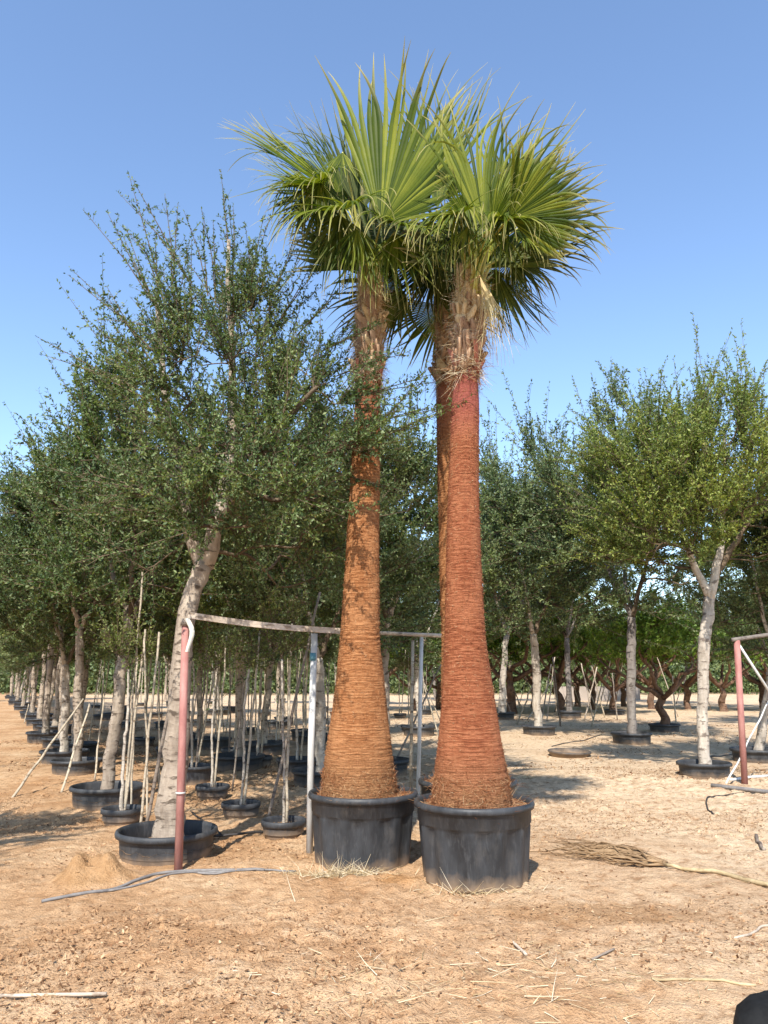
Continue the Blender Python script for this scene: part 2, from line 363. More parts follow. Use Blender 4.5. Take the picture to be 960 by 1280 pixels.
def make_tree(seed, trunk, tr_r, limbs, env, n_targets, shoots, leaf_len, spacing, leaf_mat, bark_mat,
              shoot_len=(0.5, 1.1), upb=0.55, outb=0.6, side=5, flare=1.25, name='tree', jit=0.12, base=None, tip_r=0.006, extra=None, scat=0.36):
    """trunk: polyline; limbs: extra polylines [(pts, r0, r1)]; env: list of (centre, radii, weight)."""
    rng = np.random.default_rng(seed)
    root = empty(name, base if base is not None else trunk[0])
    off = np.asarray(root.location)
    trunk = np.asarray(trunk, float) - off
    TR0 = tr_r[0]
    t = np.linspace(0, 1, len(trunk)); tt = np.linspace(0, 1, 26)
    TP = np.stack([np.interp(tt, t, trunk[:, k]) for k in range(3)], 1)
    for _ in range(3): TP[1:-1] = (TP[:-2] + 2 * TP[1:-1] + TP[2:]) / 4
    lf = rng.normal(0, 0.015, (7, 3)); lf[0] = 0; lf[-1] = 0; lf[:, 2] = 0
    TP += np.stack([np.interp(tt, np.linspace(0, 1, 7), lf[:, k]) for k in range(3)], 1) * min(1, TR0 / .08); TP[1:-1] += rng.normal(0, 0.006, (24, 3))
    TR = np.interp(tt, np.linspace(0, 1, len(tr_r)), tr_r); TR = TR * (1 + (flare - 1) * np.exp(-tt / 0.06))
    ph = rng.random(4) * 6
    mb = MB(); mb.tube(TP, TR, 14, True, lambda i, a: 1 + 0.09 * np.sin(2 * a + ph[0] + i * .2) + 0.06 * np.sin(3 * a + ph[1] - i * .31) + 0.04 * np.sin(5 * a + i * .9) + 0.03 * math.sin(i * 1.3 + ph[2]))
    mb.build('trunk', M[bark_mat], root)
    nodes = [TP[-1]]; dirs = [norm(TP[-1] - TP[-3])]; plen = [0.0]; par = [-1]
    wood = MB(); chains = []
    nlimb = 0
    for li, (pts, r0, r1) in enumerate(limbs):
        if li == 2: nlimb = len(wood.f)
        pts = np.asarray(pts, float) - off; t = np.linspace(0, 1, len(pts)); k2 = 12; tt2 = np.linspace(0, 1, k2)
        LP = np.stack([np.interp(tt2, t, pts[:, k]) for k in range(3)], 1)
        for _ in range(2): LP[1:-1] = (LP[:-2] + 2 * LP[1:-1] + LP[2:]) / 4
        LP[1:-1] += rng.normal(0, 0.015, (k2 - 2, 3))
        wood.tube(LP, np.linspace(r0, r1, k2), 9); d = norm(np.gradient(LP, axis=0))
        for i in range(2, k2): nodes.append(LP[i]); dirs.append(d[i]); plen.append(0.3 * i / k2); par.append(0)
    nfix = len(nodes); nlimb = nlimb or len(wood.f)
    # crown targets
    ws = np.array([e[2] for e in env], float); ws /= ws.sum(); T = []
    for _ in range(n_targets):
        c, r, _w = env[rng.choice(len(env), p=ws)]; d = norm(rng.normal(size=3)); rad = rng.uniform(0.25, 1.0) ** 0.55
        T.append(np.asarray(c) - off + d * np.asarray(r) * rad)
    T = np.array(T); T = T[np.argsort(np.linalg.norm(T - TP[-1], axis=1))]
    for tg in T:
        NA = np.array(nodes); dist = np.linalg.norm(NA - tg, axis=1)
        cost = dist + 0.35 * np.array(plen) + 0.5 * np.clip(NA[:, 2] - tg[2], 0, 9)
        i = int(np.argmin(cost)); p = NA[i]; L = dist[i]
        if L < 0.12: continue
        ctrl = p + dirs[i] * 0.35 * L + np.array([0, 0, 0.10 * L]) + rng.normal(0, jit * L, 3)
        s = np.linspace(0, 1, 6)[1:, None]; C = (1 - s) ** 2 * p + 2 * s * (1 - s) * ctrl + s * s * tg
        ch = [i]
        for q in C:
            pr = ch[-1]; dirs.append(norm(q - nodes[pr])); plen.append(plen[pr] + np.linalg.norm(q - nodes[pr])); nodes.append(q); par.append(pr); ch.append(len(nodes) - 1)
        chains.append(ch)
    NA = np.array(nodes); desc = np.zeros(len(nodes))
    for ch in chains: desc[ch[-1]] += 1
    for i in range(len(nodes) - 1, nfix - 1, -1): desc[par[i]] += desc[i]
    rads = tip_r * np.maximum(desc, 1) ** 0.48; rads = np.minimum(rads, TR[-1] * 0.8)
    for ch in chains:
        rr = rads[ch].copy(); rr[0] = min(rr[0], rr[1] * 1.15); wood.tube(NA[ch], rr, 5, False)
    # shoots
    cen = np.mean(T, 0); outer = np.arange(nfix, len(nodes)); wgt = (np.array([0.35 if desc[i] > 1 else 1.0 for i in outer])); wgt /= wgt.sum()
    k = rng.choice(outer, shoots, p=wgt); S = NA[k]; Dn = np.array(dirs)[k]
    out = norm((S - cen) * np.array([1, 1, 0.7]))
    D = norm(0.45 * Dn + outb * out + np.array([0, 0, upb]) + rng.normal(0, scat, (shoots, 3)))
    L = rng.uniform(*shoot_len, shoots) * np.where(rng.random(shoots) < 0.22, 1.7, 1.0)
    B = rng.normal(0, 0.10, (shoots, 3)) + np.array([0, 0, -0.05])
    r = np.full(shoots, 0.005) * (0.7 + L * 0.5)
    if extra is not None:
        ea = np.array([e[0] for e in extra]) - off; eb = np.array([e[1] for e in extra]) - off; el = np.linalg.norm(eb - ea, axis=1)
        S = np.concatenate([S, ea]); D = np.concatenate([D, norm(eb - ea)]); L = np.concatenate([L, el]); B = np.concatenate([B, rng.normal(0, .07, (len(ea), 3))]); r = np.concatenate([r, np.full(len(ea), .008)]); shoots = len(S)
    # side twigs
    m = shoots * side; ks = np.repeat(np.arange(shoots), side); tpos = rng.uniform(0.12, 0.9, m); s = tpos * L[ks]
    S2 = S[ks] + D[ks] * s[:, None] + B[ks] * (s ** 2)[:, None]
    D2 = norm(D[ks] * 0.75 + rng.normal(0, 0.6, (m, 3)) + np.array([0, 0, 0.1])); L2 = rng.uniform(0.07, 0.26, m) * (1.15 - tpos * 0.6); B2 = rng.normal(0, 0.2, (m, 3))
    aS = np.concatenate([S, S2]); aD = np.concatenate([D, D2]); aB = np.concatenate([B, B2]); aL = np.concatenate([L, L2]); aR = np.concatenate([r, np.full(m, 0.0028)])
    V, F = twigs_geo(aS, aD, aB, aL, aR)
    wv = np.concatenate(wood.v) if wood.v else np.zeros((0, 3))
    me = bpy.data.meshes.new('branches')
    fl = [f for f in wood.f]; 
    me.from_pydata(np.concatenate([wv, V]).tolist(), [], fl + (F + len(wv)).tolist()); me.update()
    me.materials.append(M[bark_mat]); me.materials.append(M['twig'] if bark_mat != 'bark_red' else M['bark_red'])
    mi = np.ones(len(me.polygons), np.int32); mi[:nlimb] = 0; me.polygons.foreach_set('material_index', mi)
    link('branches', me, None, root)
    cnt = np.maximum((aL / spacing).astype(int), 2); idx = np.repeat(np.arange(len(aL)), cnt); n = len(idx)
    tl = rng.uniform(0.08, 1.02, n); s = tl * aL[idx]
    P = aS[idx] + aD[idx] * s[:, None] + aB[idx] * (s ** 2)[:, None]
    A = aD[idx] * 0.55 + rng.normal(0, 0.62, (n, 3)); LL = leaf_len * rng.uniform(0.6, 1.25, n) * (1.1 - 0.35 * tl)
    link('crown', leaves_mesh(P, A, LL, rng, 'crown'), M[leaf_mat], root, smooth=False)
    return root

# ------------------------------------------------------------------ pots
def make_pot(R, H, taper=0.86, ribs=12, soil=0.05, name='plant_pot', seg=72, ledge=True):
    root = empty(name)
    rim = 0.05 * R / 0.46; rh = 0.055
    prof = [(0.02, 0.0), (R * taper * 0.97, 0.0), (R * taper, 0.012)]
    zs = np.linspace(0.03, H - rh - 0.12 * (H > 0.4) - 0.01, 7)
    body = [(R * (taper + (0.97 - taper) * z / H), z) for z in zs]
    prof += body
    if ledge and H > 0.4:
        z = H - rh - 0.11; prof += [(R * 0.955, z), (R * 0.975, z + 0.012), (R * 0.982, H - rh - 0.006)]
    else: prof += [(R * 0.965, H - rh - 0.005)]
    nb = len(prof)
    prof += [(R * 1.0, H - rh), (R * 1.035, H - rh + 0.006), (R * 1.045, H - rh * 0.5), (R * 1.03, H - 0.006), (R * 1.0, H), (R * 0.965, H - 0.008), (R * 0.945, H - 0.03), (R * 0.93, H - soil - 0.05)]
    ph = 0.3
    def mod(i, a):
        if 2 <= i < 2 + len(body) + 1 and H > 0.4:
            w = np.cos(ribs * (a + ph)); return 0.012 * R / 0.46 * np.clip(w * 2.2, -1, 1) * (1.0 if i > 3 else 0.8)
        return 0.002 * np.sin(3 * a + 1)
    mb = MB(); mb.lathe(prof, seg, mod); mb.build('body', M['pot'], root)
    rng = np.random.default_rng(int(R * 1000))
    sb = MB(); n = 40; rings = 8; V = [(0, 0, H - soil + 0.03)]; F = []
    for i in range(1, rings + 1):
        for j in range(n):
            a = j * 2 * math.pi / n; rr = R * 0.945 * i / rings; V.append((rr * math.cos(a), rr * math.sin(a), H - soil + 0.03 * (1 - i / rings) + rng.normal(0, 0.008)))
    for j in range(n): F.append((0, 1 + j, 1 + (j + 1) % n))
    for i in range(rings - 1):
        for j in range(n): k = (j + 1) % n; F.append((1 + i * n + j, 1 + (i + 1) * n + j, 1 + (i + 1) * n + k, 1 + i * n + k))
    sb.add(V, F); sb.build('soil', M['soil'], root)
    return root
def put_pot(proto, x, y, sink=0.02, rz=0.0, s=1.0):
    p = copy_tree(proto); p.location = (x, y, G(x, y) - sink); p.rotation_euler = (0, 0, rz); p.scale = (s, s, s)
    return p
RND = random.Random(3)

# ------------------------------------------------------------------ palms
def frond_mesh(hast, axis_v, nrm, R, spread, nseg, join, cup, droop, pleat, rng, name, limp=0.12, curl=0.0, lo=None, hi=None, fall=0.0, rag=0.0):
    a = norm(axis_v); n = np.asarray(nrm, float); n = norm(n - a * np.dot(n, a)); s = np.cross(a, n)
    rows = np.concatenate([np.linspace(0.02, join, 5), np.linspace(join, 1, 8)[1:]]); nr = len(rows)
    V = []; F = []; tip = []; seg = []
    lo = -spread if lo is None else lo; hi = spread if hi is None else hi; dth = (hi - lo) / nseg
    for k in range(nseg):
        th = lo + dth * (k + 0.5); hang = droop * (0.55 + 0.9 * abs(th) / max(spread, 0.3)) * rng.uniform(0.5, 1.4)
        if rng.random() < limp: hang += rng.uniform(1.5, 3.5)
        Rk = R * (1 - 0.25 * (abs(th) / math.pi) ** 1.5) * (1 - fall * max(0, th) / max(hi, .1)) * rng.uniform(0.93 - rag, 1.05)
        jk = join * rng.uniform(0.92, 1.08); sv = rng.random()
        edges = []
        for e in (-1, 0, 1):
            te = th + e * dth * 0.5
            d = norm(math.cos(te) * a + math.sin(te) * s + n * cup * (1 - math.cos(te)) * 0.9)
            edges.append(d)
        p = np.asarray(hast, float).copy(); d = edges[1].copy(); prev = 0; sidev = norm(np.cross(n, d)); tw = rng.normal(0, 0.25); jv = rng.normal(0, 0.048, 3)
        for i, t in enumerate(rows):
            st = (t - prev) * Rk; prev = t
            bend = hang * max(0, (t - jk * 0.75)) ** 1.3 * 1.5
            d = norm(d + np.array([0, 0, -1.0]) * bend * (rows[i] - rows[i - 1] if i else 0) * 3.0 - n * curl * 0.1 * t + (jv if t > jk else 0)); p = p + d * st
            if t <= jk: w = t * Rk * math.tan(dth / 2) * 1.03
            else:
                q = (t - jk) / (1 - jk); w = jk * Rk * math.tan(dth / 2) * ((1 - q) ** 0.9 * 0.80 + 0.12 * (1 - q * q)) + 0.001
            sd = norm(sidev - d * np.dot(sidev, d)); nn = np.cross(d, sd); tt = tw * max(0, t - jk) * 3
            sd2 = sd * math.cos(tt) + nn * math.sin(tt); lift = pleat * w
            # joined part follows the cupped edges; free part hangs on its own
            V += [p - sd2 * w, p + n * lift * (1 if k % 2 == 0 else 1), p + sd2 * w]; tip += [t] * 3; seg += [sv] * 3
        b = k * nr * 3
        for i in range(nr - 1):
            for j in range(2):
                F.append((b + i * 3 + j, b + i * 3 + j + 1, b + (i + 1) * 3 + j + 1, b + (i + 1) * 3 + j))
    me = raw_mesh(name, np.array(V), np.array(F))
    for nm, val in (('tip', tip), ('seg', seg)):
        at_ = me.attributes.new(nm, 'FLOAT', 'POINT'); at_.data.foreach_set('value', np.array(val, np.float32))
    return me

def make_palm(seed, Yp, prof, boot_from, trunk_mat, fronds, pot_R, pot_H, pot_px, label, rnd_fronds, topw):
    rng = np.random.default_rng(seed)
    # centre line and radius from the measured outline
    C = []; Rr = []
    for (y, l, r) in prof:
        c = at((l + r) / 2, y, Yp); w = at(r, y, Yp)[0] - at(l, y, Yp)[0]; C.append(c); Rr.append(w / 2)
    C = np.array(C); Rr = np.array(Rr); Rr = Rr - 0.034 * np.clip((C[:, 2] - boot_from + 0.25) / 0.3, 0, 1); z0 = C[0][2]; z1 = C[-1][2]
    root = empty('palm_tree', (C[0][0], Yp, z0)); off = np.asarray(root.location)
    ring = 0.034; nring = int((z1 - z0) / ring); per = 4; rows = nring * per; segn = 84
    zz = np.linspace(z0 - 0.06, z1, rows); cx = np.interp(zz, C[:, 2], C[:, 0]); rr = np.interp(zz, C[:, 2], Rr)
    k = 25; ker = np.ones(k) / k
    rr = np.convolve(np.pad(rr, k // 2, 'edge'), ker, 'valid'); cx = np.convolve(np.pad(cx, k // 2, 'edge'), ker, 'valid')
    a = np.arange(segn) * 2 * math.pi / segn
    A, Z = np.meshgrid(a, zz); Rg = np.repeat(rr[:, None], segn, 1)
    jit = vnoise(Z * 22 + seed, np.zeros_like(Z)) * 0.06
    wob = 0.020 * vnoise(np.cos(A) * 2.2 + seed * 3, np.sin(A) * 2.2 + Z * 2.0) + 0.012 * vnoise(np.cos(A) * 6, np.sin(A) * 6 + Z * 9)
    phs = ((Z + jit + wob) / ring) % 1.0
    h = np.where(phs < 0.8, phs / 0.8, (1 - phs) / 0.2); amp = 0.012 * np.clip(0.45 + vnoise(Z * 9 + 7, np.zeros_like(Z)) * 1.4, 0.12, 1.2)
    smooth_top = np.clip((z0 + (boot_from - z0) - Z) / 0.5, 0.25, 1)
    Rg = Rg + (h - 0.5) * amp * smooth_top + Rg * (0.05 * vnoise(np.cos(A) * 1.3 + seed, np.sin(A) * 1.3 + Z * 1.1) + 0.03 * vnoise(np.cos(A) * 8, np.sin(A) * 8 + Z * 5))
    V = np.stack([np.repeat(cx[:, None], segn, 1) + Rg * np.cos(A) - off[0], Yp + Rg * np.sin(A) - off[1], Z - off[2]], -1).reshape(-1, 3)
    i, j = np.meshgrid(np.arange(rows - 1), np.arange(segn), indexing='ij'); k2 = (j + 1) % segn
    Q = np.stack([i * segn + j, i * segn + k2, (i + 1) * segn + k2, (i + 1) * segn + j], -1).reshape(-1, 4)
    me = raw_mesh('trunk', V, Q)
    cyl = np.stack([np.abs(((A + math.pi / 2) % (2 * math.pi)) - math.pi) * 0.2, Z - z0, np.zeros_like(Z)], -1).reshape(-1, 3).astype(np.float32)
    t_ = me.attributes.new('cyl', 'FLOAT_VECTOR', 'POINT'); t_.data.foreach_set('vector', cyl.ravel())
    t_ = me.attributes.new('hgt', 'FLOAT', 'POINT'); t_.data.foreach_set('value', np.clip(0.8 * (Z - z0) / (boot_from - z0), 0, 1).astype(np.float32).ravel())
    link('trunk', me, M[trunk_mat], root)
    # leaf bases (boots) wrapped round the upper trunk in spirals
    def boot_mesh(w, hgt, th, nm):
        us = np.linspace(-1, 1, 5); vs = np.linspace(0, 1, 5); Vb = []
        for v in vs:
            for u in us:
                hw = w * (1 - 0.55 * v) * (0.9 if v > 0.1 else 1.0); lift = th * (v ** 1.4) + 0.012 * (1 - u * u)
                Vb.append((u * hw, -lift, v * hgt * (1 - 0.14 * u * u)))
        for v in vs:
            for u in us:
                hw = w * (1 - 0.55 * v) * 0.9; lift = th * (v ** 1.4) - 0.02
                Vb.append((u * hw, -lift, v * hgt * (1 - 0.14 * u * u)))
        Fb = []
        for i in range(4):
            for j in range(4):
                p = i * 5 + j; Fb.append((p, p + 1, p + 6, p + 5)); Fb.append((p + 25, p + 30, p + 31, p + 26))
        for i in range(4):
            Fb += [(i * 5, i * 5 + 5, i * 5 + 30, i * 5 + 25), (i * 5 + 4, i * 5 + 29, i * 5 + 34, i * 5 + 9)]
            Fb += [(20 + i, 21 + i, 46 + i, 45 + i), (i, i + 25, i + 26, i + 1)]
        m_ = bpy.data.meshes.new(nm); m_.from_pydata(Vb, [], Fb); m_.update(); return m_
    bm_ = [boot_mesh(0.055, 0.20, 0.014, 'leaf_base'), boot_mesh(0.045, 0.15, 0.034, 'leaf_base'), boot_mesh(0.075, 0.15, 0.010, 'leaf_base')]
    for q, mm in zip(bm_, ('boot', 'boot', 'boot')): q.materials.append(M[mm])
    bt = [b.copy() for b in bm_]; red_ = bm_[0].copy(); red_.materials[0] = M['boot_red']
    for q in bt: q.materials[0] = M['boot_tan']
    z = boot_from + 0.01; ang = rng.random() * 6; cnt = 0
    while z < z1 - 0.05:
        fr = (z - boot_from) / (z1 - boot_from); r_ = float(np.interp(z, C[:, 2], Rr)); x_ = float(np.interp(z, C[:, 2], C[:, 0]))
        pool = bt if fr > 0.5 + rng.normal(0, .22) else bm_
        me_ = pool[int(rng.choice([0, 0, 2, 2, 1]))] if fr > 0.0 else bm_[1]
        if fr < 0.10 and rng.random() < .35: me_ = red_
        o = link('leaf_base', me_, None, root)
        o.location = (x_ + (r_ + 0.004) * math.cos(ang) - off[0], (r_ + 0.004) * math.sin(ang), z - off[2])
        sc = rng.uniform(0.8, 1.25); o.scale = (sc, 1.0, sc)
        o.rotation_euler = (0, rng.choice([-1, 1]) * rng.uniform(0.25, 0.85) * (1 if fr < 0.6 else 0.4), ang + math.pi / 2)
        ang += 2.39996; z += (z1 - boot_from) / 130; cnt += 1
    # loose fibres: at the foot and among the boots
    P = []; D = []
    def fib(n, zlo, zhi, l0, l1, outk, upk):
        z = rng.uniform(zlo, zhi, n); an = rng.uniform(0, 6.283, n); r_ = np.interp(z, C[:, 2], Rr) + 0.002; x_ = np.interp(z, C[:, 2], C[:, 0])
        o = np.stack([np.cos(an), np.sin(an), np.zeros(n)], 1); tn = np.stack([-np.sin(an), np.cos(an), np.zeros(n)], 1)
        p = np.stack([x_, np.full(n, Yp), z], 1) + o * r_[:, None] - off
        d = norm(o * outk * rng.random((n, 1)) + tn * rng.normal(0, 1, (n, 1)) + np.array([0, 0, 1.0]) * rng.normal(upk, 0.6, (n, 1))) * rng.uniform(l0, l1, (n, 1))
        b = o * rng.normal(0, 0.4, (n, 1)) + np.array([0, 0, -0.6]) * rng.random((n, 1)); return p, d, b
    parts = [fib(1300, z0 - 0.02, z0 + 0.22, 0.015, 0.06, 0.5, 0), fib(2600, z0 + 0.15, boot_from, 0.008, 0.03, 0.7, -0.2), fib(1500, boot_from - 0.08, z1, 0.06, 0.2, 0.35, 0)]
    S_ = np.concatenate([p[0] for p in parts]); D_ = np.concatenate([p[1] for p in parts]); B_ = np.concatenate([p[2] for p in parts]); L_ = np.linalg.norm(D_, axis=1)
    V, F = twigs_geo(S_, D_, B_ * 4, L_, np.full(len(S_), 0.0018)); tag(link('fibre', raw_mesh('fibre', V, F), M['fibre'], root), kind='stuff')
    nb_ = 1100; p_, d_, b_ = fib(nb_, boot_from - 0.03, z1, 0.08, 0.24, 0.12, 0)
    V, F = twigs_geo(p_, d_, b_ * 3, np.linalg.norm(d_, axis=1), np.full(nb_, 0.0028)); tag(link('sheath_fibre', raw_mesh('sheath_fibre', V, F), M['straw'], root), kind='stuff')
    # fronds
    top = np.array([np.interp(z1, C[:, 2], C[:, 0]), Yp, z1])
    def frond(h, ax, nr, spread, droop, cup, mat, join=0.52, limp=0.16, nseg=None, R=None, curl=0, lo=None, hi=None, fall=0.0, rag=0.0):
        R_ = R if R else np.linalg.norm(ax); ns = nseg or int(18 + spread * 17)
        me_ = frond_mesh(h - off, ax, nr, R_, spread, ns, join, cup, droop, 0.55, rng, 'frond', limp, curl, lo, hi, fall, rag)
        fo = link('frond', me_, M[mat], root, smooth=False)
        st = top + np.array([rng.normal(0, .04), rng.normal(0, .04) - 0.03, -0.22]); e = h
        d0 = norm(e - st); ctrl = st + np.array([0, 0, 0.45 * np.linalg.norm(e - st)]) + 0.15 * (e - st)
        s = np.linspace(0, 1, 9)[:, None]; pts = (1 - s) ** 2 * st + 2 * s * (1 - s) * ctrl + s * s * e - off
        mb = MB(); mb.tube(pts, np.linspace(0.028, 0.007, 9), 6)
        pe = mb.build('petiole', M['petiole'] if mat != 'frond_dry' else M['boot_tan'], fo)
        return fo
    for f in fronds:
        (hx, hy, hd, tx, ty, td, spr, droop, cup, mat, nh) = f[:11]; ex = f[11] if len(f) > 11 else {}
        h = at(hx, hy, Yp + hd); t = at(tx, ty, Yp + td)
        frond(h, t - h, nh, math.radians(spr), droop, cup, mat, **{**dict(join=0.50 if mat != 'frond_dry' else 0.3), **ex})
    for (az, el, pl, R, spr, droop, mat) in rnd_fronds:
        az += rng.normal(0, 5); az, el_ = math.radians(az), math.radians(el); d = np.array([math.cos(az) * math.cos(el_), math.sin(az) * math.cos(el_), math.sin(el_)])
        h = top + d * pl + np.array([0, 0, 0.1]); nr = np.array([-math.cos(az) * math.sin(el_), -math.sin(az) * math.sin(el_), math.cos(el_)]) + rng.normal(0, .25, 3)
        frond(h, d * R + np.array([0, 0, -0.1]), nr, math.radians(spr), droop, 0.35, mat, R=R)
    tag(root, label, 'palm tree', 'three tall fan palms in big black pots')
    # pot
    return root

cam_n = (0.0, -1.0, 0.35)
P1Y, P2Y, P3Y = 6.42, 7.02, 7.75
prof1 = [(1004, 536, 644), (985, 538, 640), (960, 541, 636), (930, 545, 630), (880, 549, 622), (840, 551, 615), (800, 553, 609), (700, 556, 603), (600, 559, 600), (500, 563, 601), (470, 564, 602), (440, 566, 606), (400, 568, 606), (345, 570, 604)]
prof2 = [(992, 402, 497), (950, 405, 491), (900, 413, 485), (850, 420, 480), (800, 425, 475), (700, 432, 474), (600, 438, 475), (500, 443, 477), (400, 446, 478), (350, 447, 477)]
prof3 = [(985, 545, 637), (940, 549, 630), (900, 551, 620), (800, 552, 602), (700, 549, 590), (600, 547, 583), (500, 544, 579), (440, 545, 580), (350, 541, 575)]
FC = cam_n
DN = (0, -1, 0.1)
HG = dict(join=0.28, nseg=17, limp=0.5, rag=0.4)
f1 = [
 (606, 290, -0.50, 624, 112, -0.60, 36, 0.10, 0.25, 'frond', FC),
 (628, 280, -0.10, 676, 150, -0.20, 34, 0.15, 0.2, 'frond', FC),
 (636, 274, -0.70, 738, 226, -0.95, 66, 0.30, 0.25, 'frond', (0.1, -1, -0.25), dict(join=0.66)),
 (646, 282, 0.10, 736, 206, 0.15, 60, 0.4, 0.25, 'frond_dark', (0.1, -1, 0.1), dict(join=0.6)),
 (578, 244, -0.45, 574, 330, -0.70, 48, 0.35, 0.2, 'frond', DN, HG),
 (634, 262, -0.50, 644, 340, -0.75, 50, 0.35, 0.2, 'frond', DN, HG),
 (562, 262, -0.30, 548, 340, -0.55, 45, 0.35, 0.2, 'frond', DN, HG),
 (590, 285, -0.45, 552, 205, -0.75, 40, 1.6, 0.3, 'frond', (0.1, -0.8, 0.6)),
 (614, 286, -0.55, 640, 205, -0.95, 40, 1.6, 0.3, 'frond', (0.1, -0.8, 0.6)),
 (576, 268, -0.45, 536, 262, -1.1, 42, 1.6, 0.3, 'frond', (-0.1, -0.3, 1)),
 (626, 276, -0.50, 664, 262, -1.2, 36, 1.6, 0.3, 'frond', (0.1, -0.3, 1)),
 (586, 282, -0.50, 588, 356, -0.64, 44, 0.3, 0.2, 'frond', DN, HG),
 (616, 288, -0.48, 624, 360, -0.60, 44, 0.3, 0.2, 'frond', DN, HG),
 (566, 292, -0.20, 556, 372, -0.35, 44, 0.3, 0.2, 'frond_dark', DN, HG),
 (650, 284, -0.15, 700, 318, -0.40, 55, 0.7, 0.3, 'frond', (0.3, -1, 0.3), dict(join=0.45)),
 (618, 335, 0.25, 664, 432, 0.35, 40, 0.2, 0.3, 'frond_dark', (0.3, -1, 0.3)),
 (632, 318, 0.2, 688, 372, 0.3, 46, 0.4, 0.3, 'frond_dark', (0.3, -1, 0.4)),
 (600, 335, 0.10, 600, 238, 0.20, 95, 0.1, 0.2, 'frond_dark', FC, dict(join=0.7)),
 (606, 352, -0.14, 632, 452, -0.20, 14, 0.15, 0.3, 'frond_dry', (0.2, -1, 0.2)),
 (600, 345, -0.20, 622, 420, -0.24, 12, 0.2, 0.3, 'frond_dry', (0.2, -1, 0.2)),
]
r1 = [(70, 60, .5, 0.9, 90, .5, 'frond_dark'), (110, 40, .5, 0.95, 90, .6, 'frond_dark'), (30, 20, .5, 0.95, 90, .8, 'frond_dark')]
f2 = [
 (476, 281, -0.60, 455, 60, -0.55, 60, 0.05, 0.10, 'frond', (-0.35, -0.9, 0.3), dict(lo=-0.26, hi=1.75, fall=0.56, nseg=38, limp=0.14, join=0.56)),
 (446, 262, -0.10, 302, 146, -0.20, 17, 0.45, 0.5, 'frond', (0.5, -0.8, 0.6), dict(join=0.7, limp=0.3)),
 (440, 270, -0.30, 318, 190, -0.45, 17, 0.8, 0.4, 'frond', (0.4, -0.8, 0.6), dict(join=0.6, limp=0.3)),
 (436, 262, -0.15, 372, 138, -0.25, 12, 0.35, 0.4, 'frond', (0.4, -1, 0.4)),
 (446, 262, 0.10, 410, 132, 0.10, 16, 0.9, 0.3, 'frond_dark', FC),
 (428, 190, -0.35, 420, 270, -0.55, 38, 0.3, 0.2, 'frond', DN, HG),
 (398, 226, -0.35, 384, 312, -0.55, 46, 0.35, 0.2, 'frond', DN, HG),
 (372, 216, -0.15, 342, 288, -0.30, 42, 0.35, 0.2, 'frond', DN, HG),
 (384, 250, 0.10, 348, 330, 0.10, 46, 0.3, 0.2, 'frond_dark', DN, HG),
 (424, 268, -0.45, 414, 360, -0.65, 50, 0.3, 0.2, 'frond_dark', DN, HG),
 (446, 286, -0.55, 442, 372, -0.72, 48, 0.3, 0.2, 'frond', DN, HG),
 (494, 292, -0.50, 508, 380, -0.70, 52, 0.3, 0.2, 'frond', DN, HG),
 (516, 280, -0.25, 532, 356, -0.40, 46, 0.3, 0.2, 'frond', DN, HG),
 (432, 262, -0.35, 402, 250, -1.3, 50, 1.6, 0.3, 'frond', (-0.2, -0.3, 1)),
 (404, 232, -0.25, 352, 214, -1.0, 45, 1.6, 0.3, 'frond', (-0.2, -0.3, 1)),
 (500, 282, -0.45, 524, 276, -1.3, 45, 1.6, 0.3, 'frond', (0.2, -0.3, 1)),
 (452, 300, -0.50, 448, 388, -0.65, 46, 0.3, 0.2, 'frond', DN, HG),
 (488, 305, -0.50, 498, 392, -0.65, 46, 0.3, 0.2, 'frond', DN, HG),
 (426, 288, -0.40, 414, 376, -0.52, 46, 0.3, 0.2, 'frond_dark', DN, HG),
 (404, 240, -0.10, 372, 300, -0.2, 60, 0.2, 0.2, 'frond_dark', (0.2, -1, 0.1), dict(join=0.6)),
 (468, 335, 0.10, 462, 236, 0.20, 100, 0.1, 0.2, 'frond_dark', FC, dict(join=0.7)),
 (450, 268, 0.15, 412, 190, 0.2, 55, 0.3, 0.2, 'frond_dark', FC, dict(join=0.6)),
]
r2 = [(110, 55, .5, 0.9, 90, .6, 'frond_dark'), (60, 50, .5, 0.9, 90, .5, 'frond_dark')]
f3 = [
 (546, 262, -0.10, 561, 88, 0.0, 22, 0.06, 0.2, 'frond', FC, dict(nseg=22)),
 (530, 270, 0.0, 520, 120, 0.05, 20, 0.3, 0.2, 'frond_dark', FC),
 (540, 318, -0.1, 494, 378, -0.25, 46, 0.4, 0.3, 'frond_dark', (-0.2, -1, 0.3)),
 (532, 300, 0.0, 480, 322, -0.05, 50, 0.6, 0.3, 'frond_dark', (-0.2, -1, 0.4)),
 (548, 330, -0.15, 522, 415, -0.2, 44, 0.3, 0.3, 'frond_dark', (-0.2, -1, 0.3)),
 (560, 300, -0.3, 552, 400, -0.4, 44, 0.3, 0.3, 'frond_dark', DN),
 (590, 330, 0.1, 636, 398, 0.15, 50, 0.4, 0.3, 'frond_dark', (0.2, -1, 0.4)),
 (556, 250, 0.0, 552, 190, -0.2, 70, 0.5, 0.3, 'frond_dark', FC, dict(join=0.6)),
]
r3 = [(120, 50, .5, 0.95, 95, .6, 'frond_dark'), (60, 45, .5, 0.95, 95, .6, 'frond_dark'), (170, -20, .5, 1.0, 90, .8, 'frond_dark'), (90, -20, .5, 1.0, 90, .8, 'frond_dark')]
def bz(px, py, Yp): return float(at(px, py, Yp)[2])
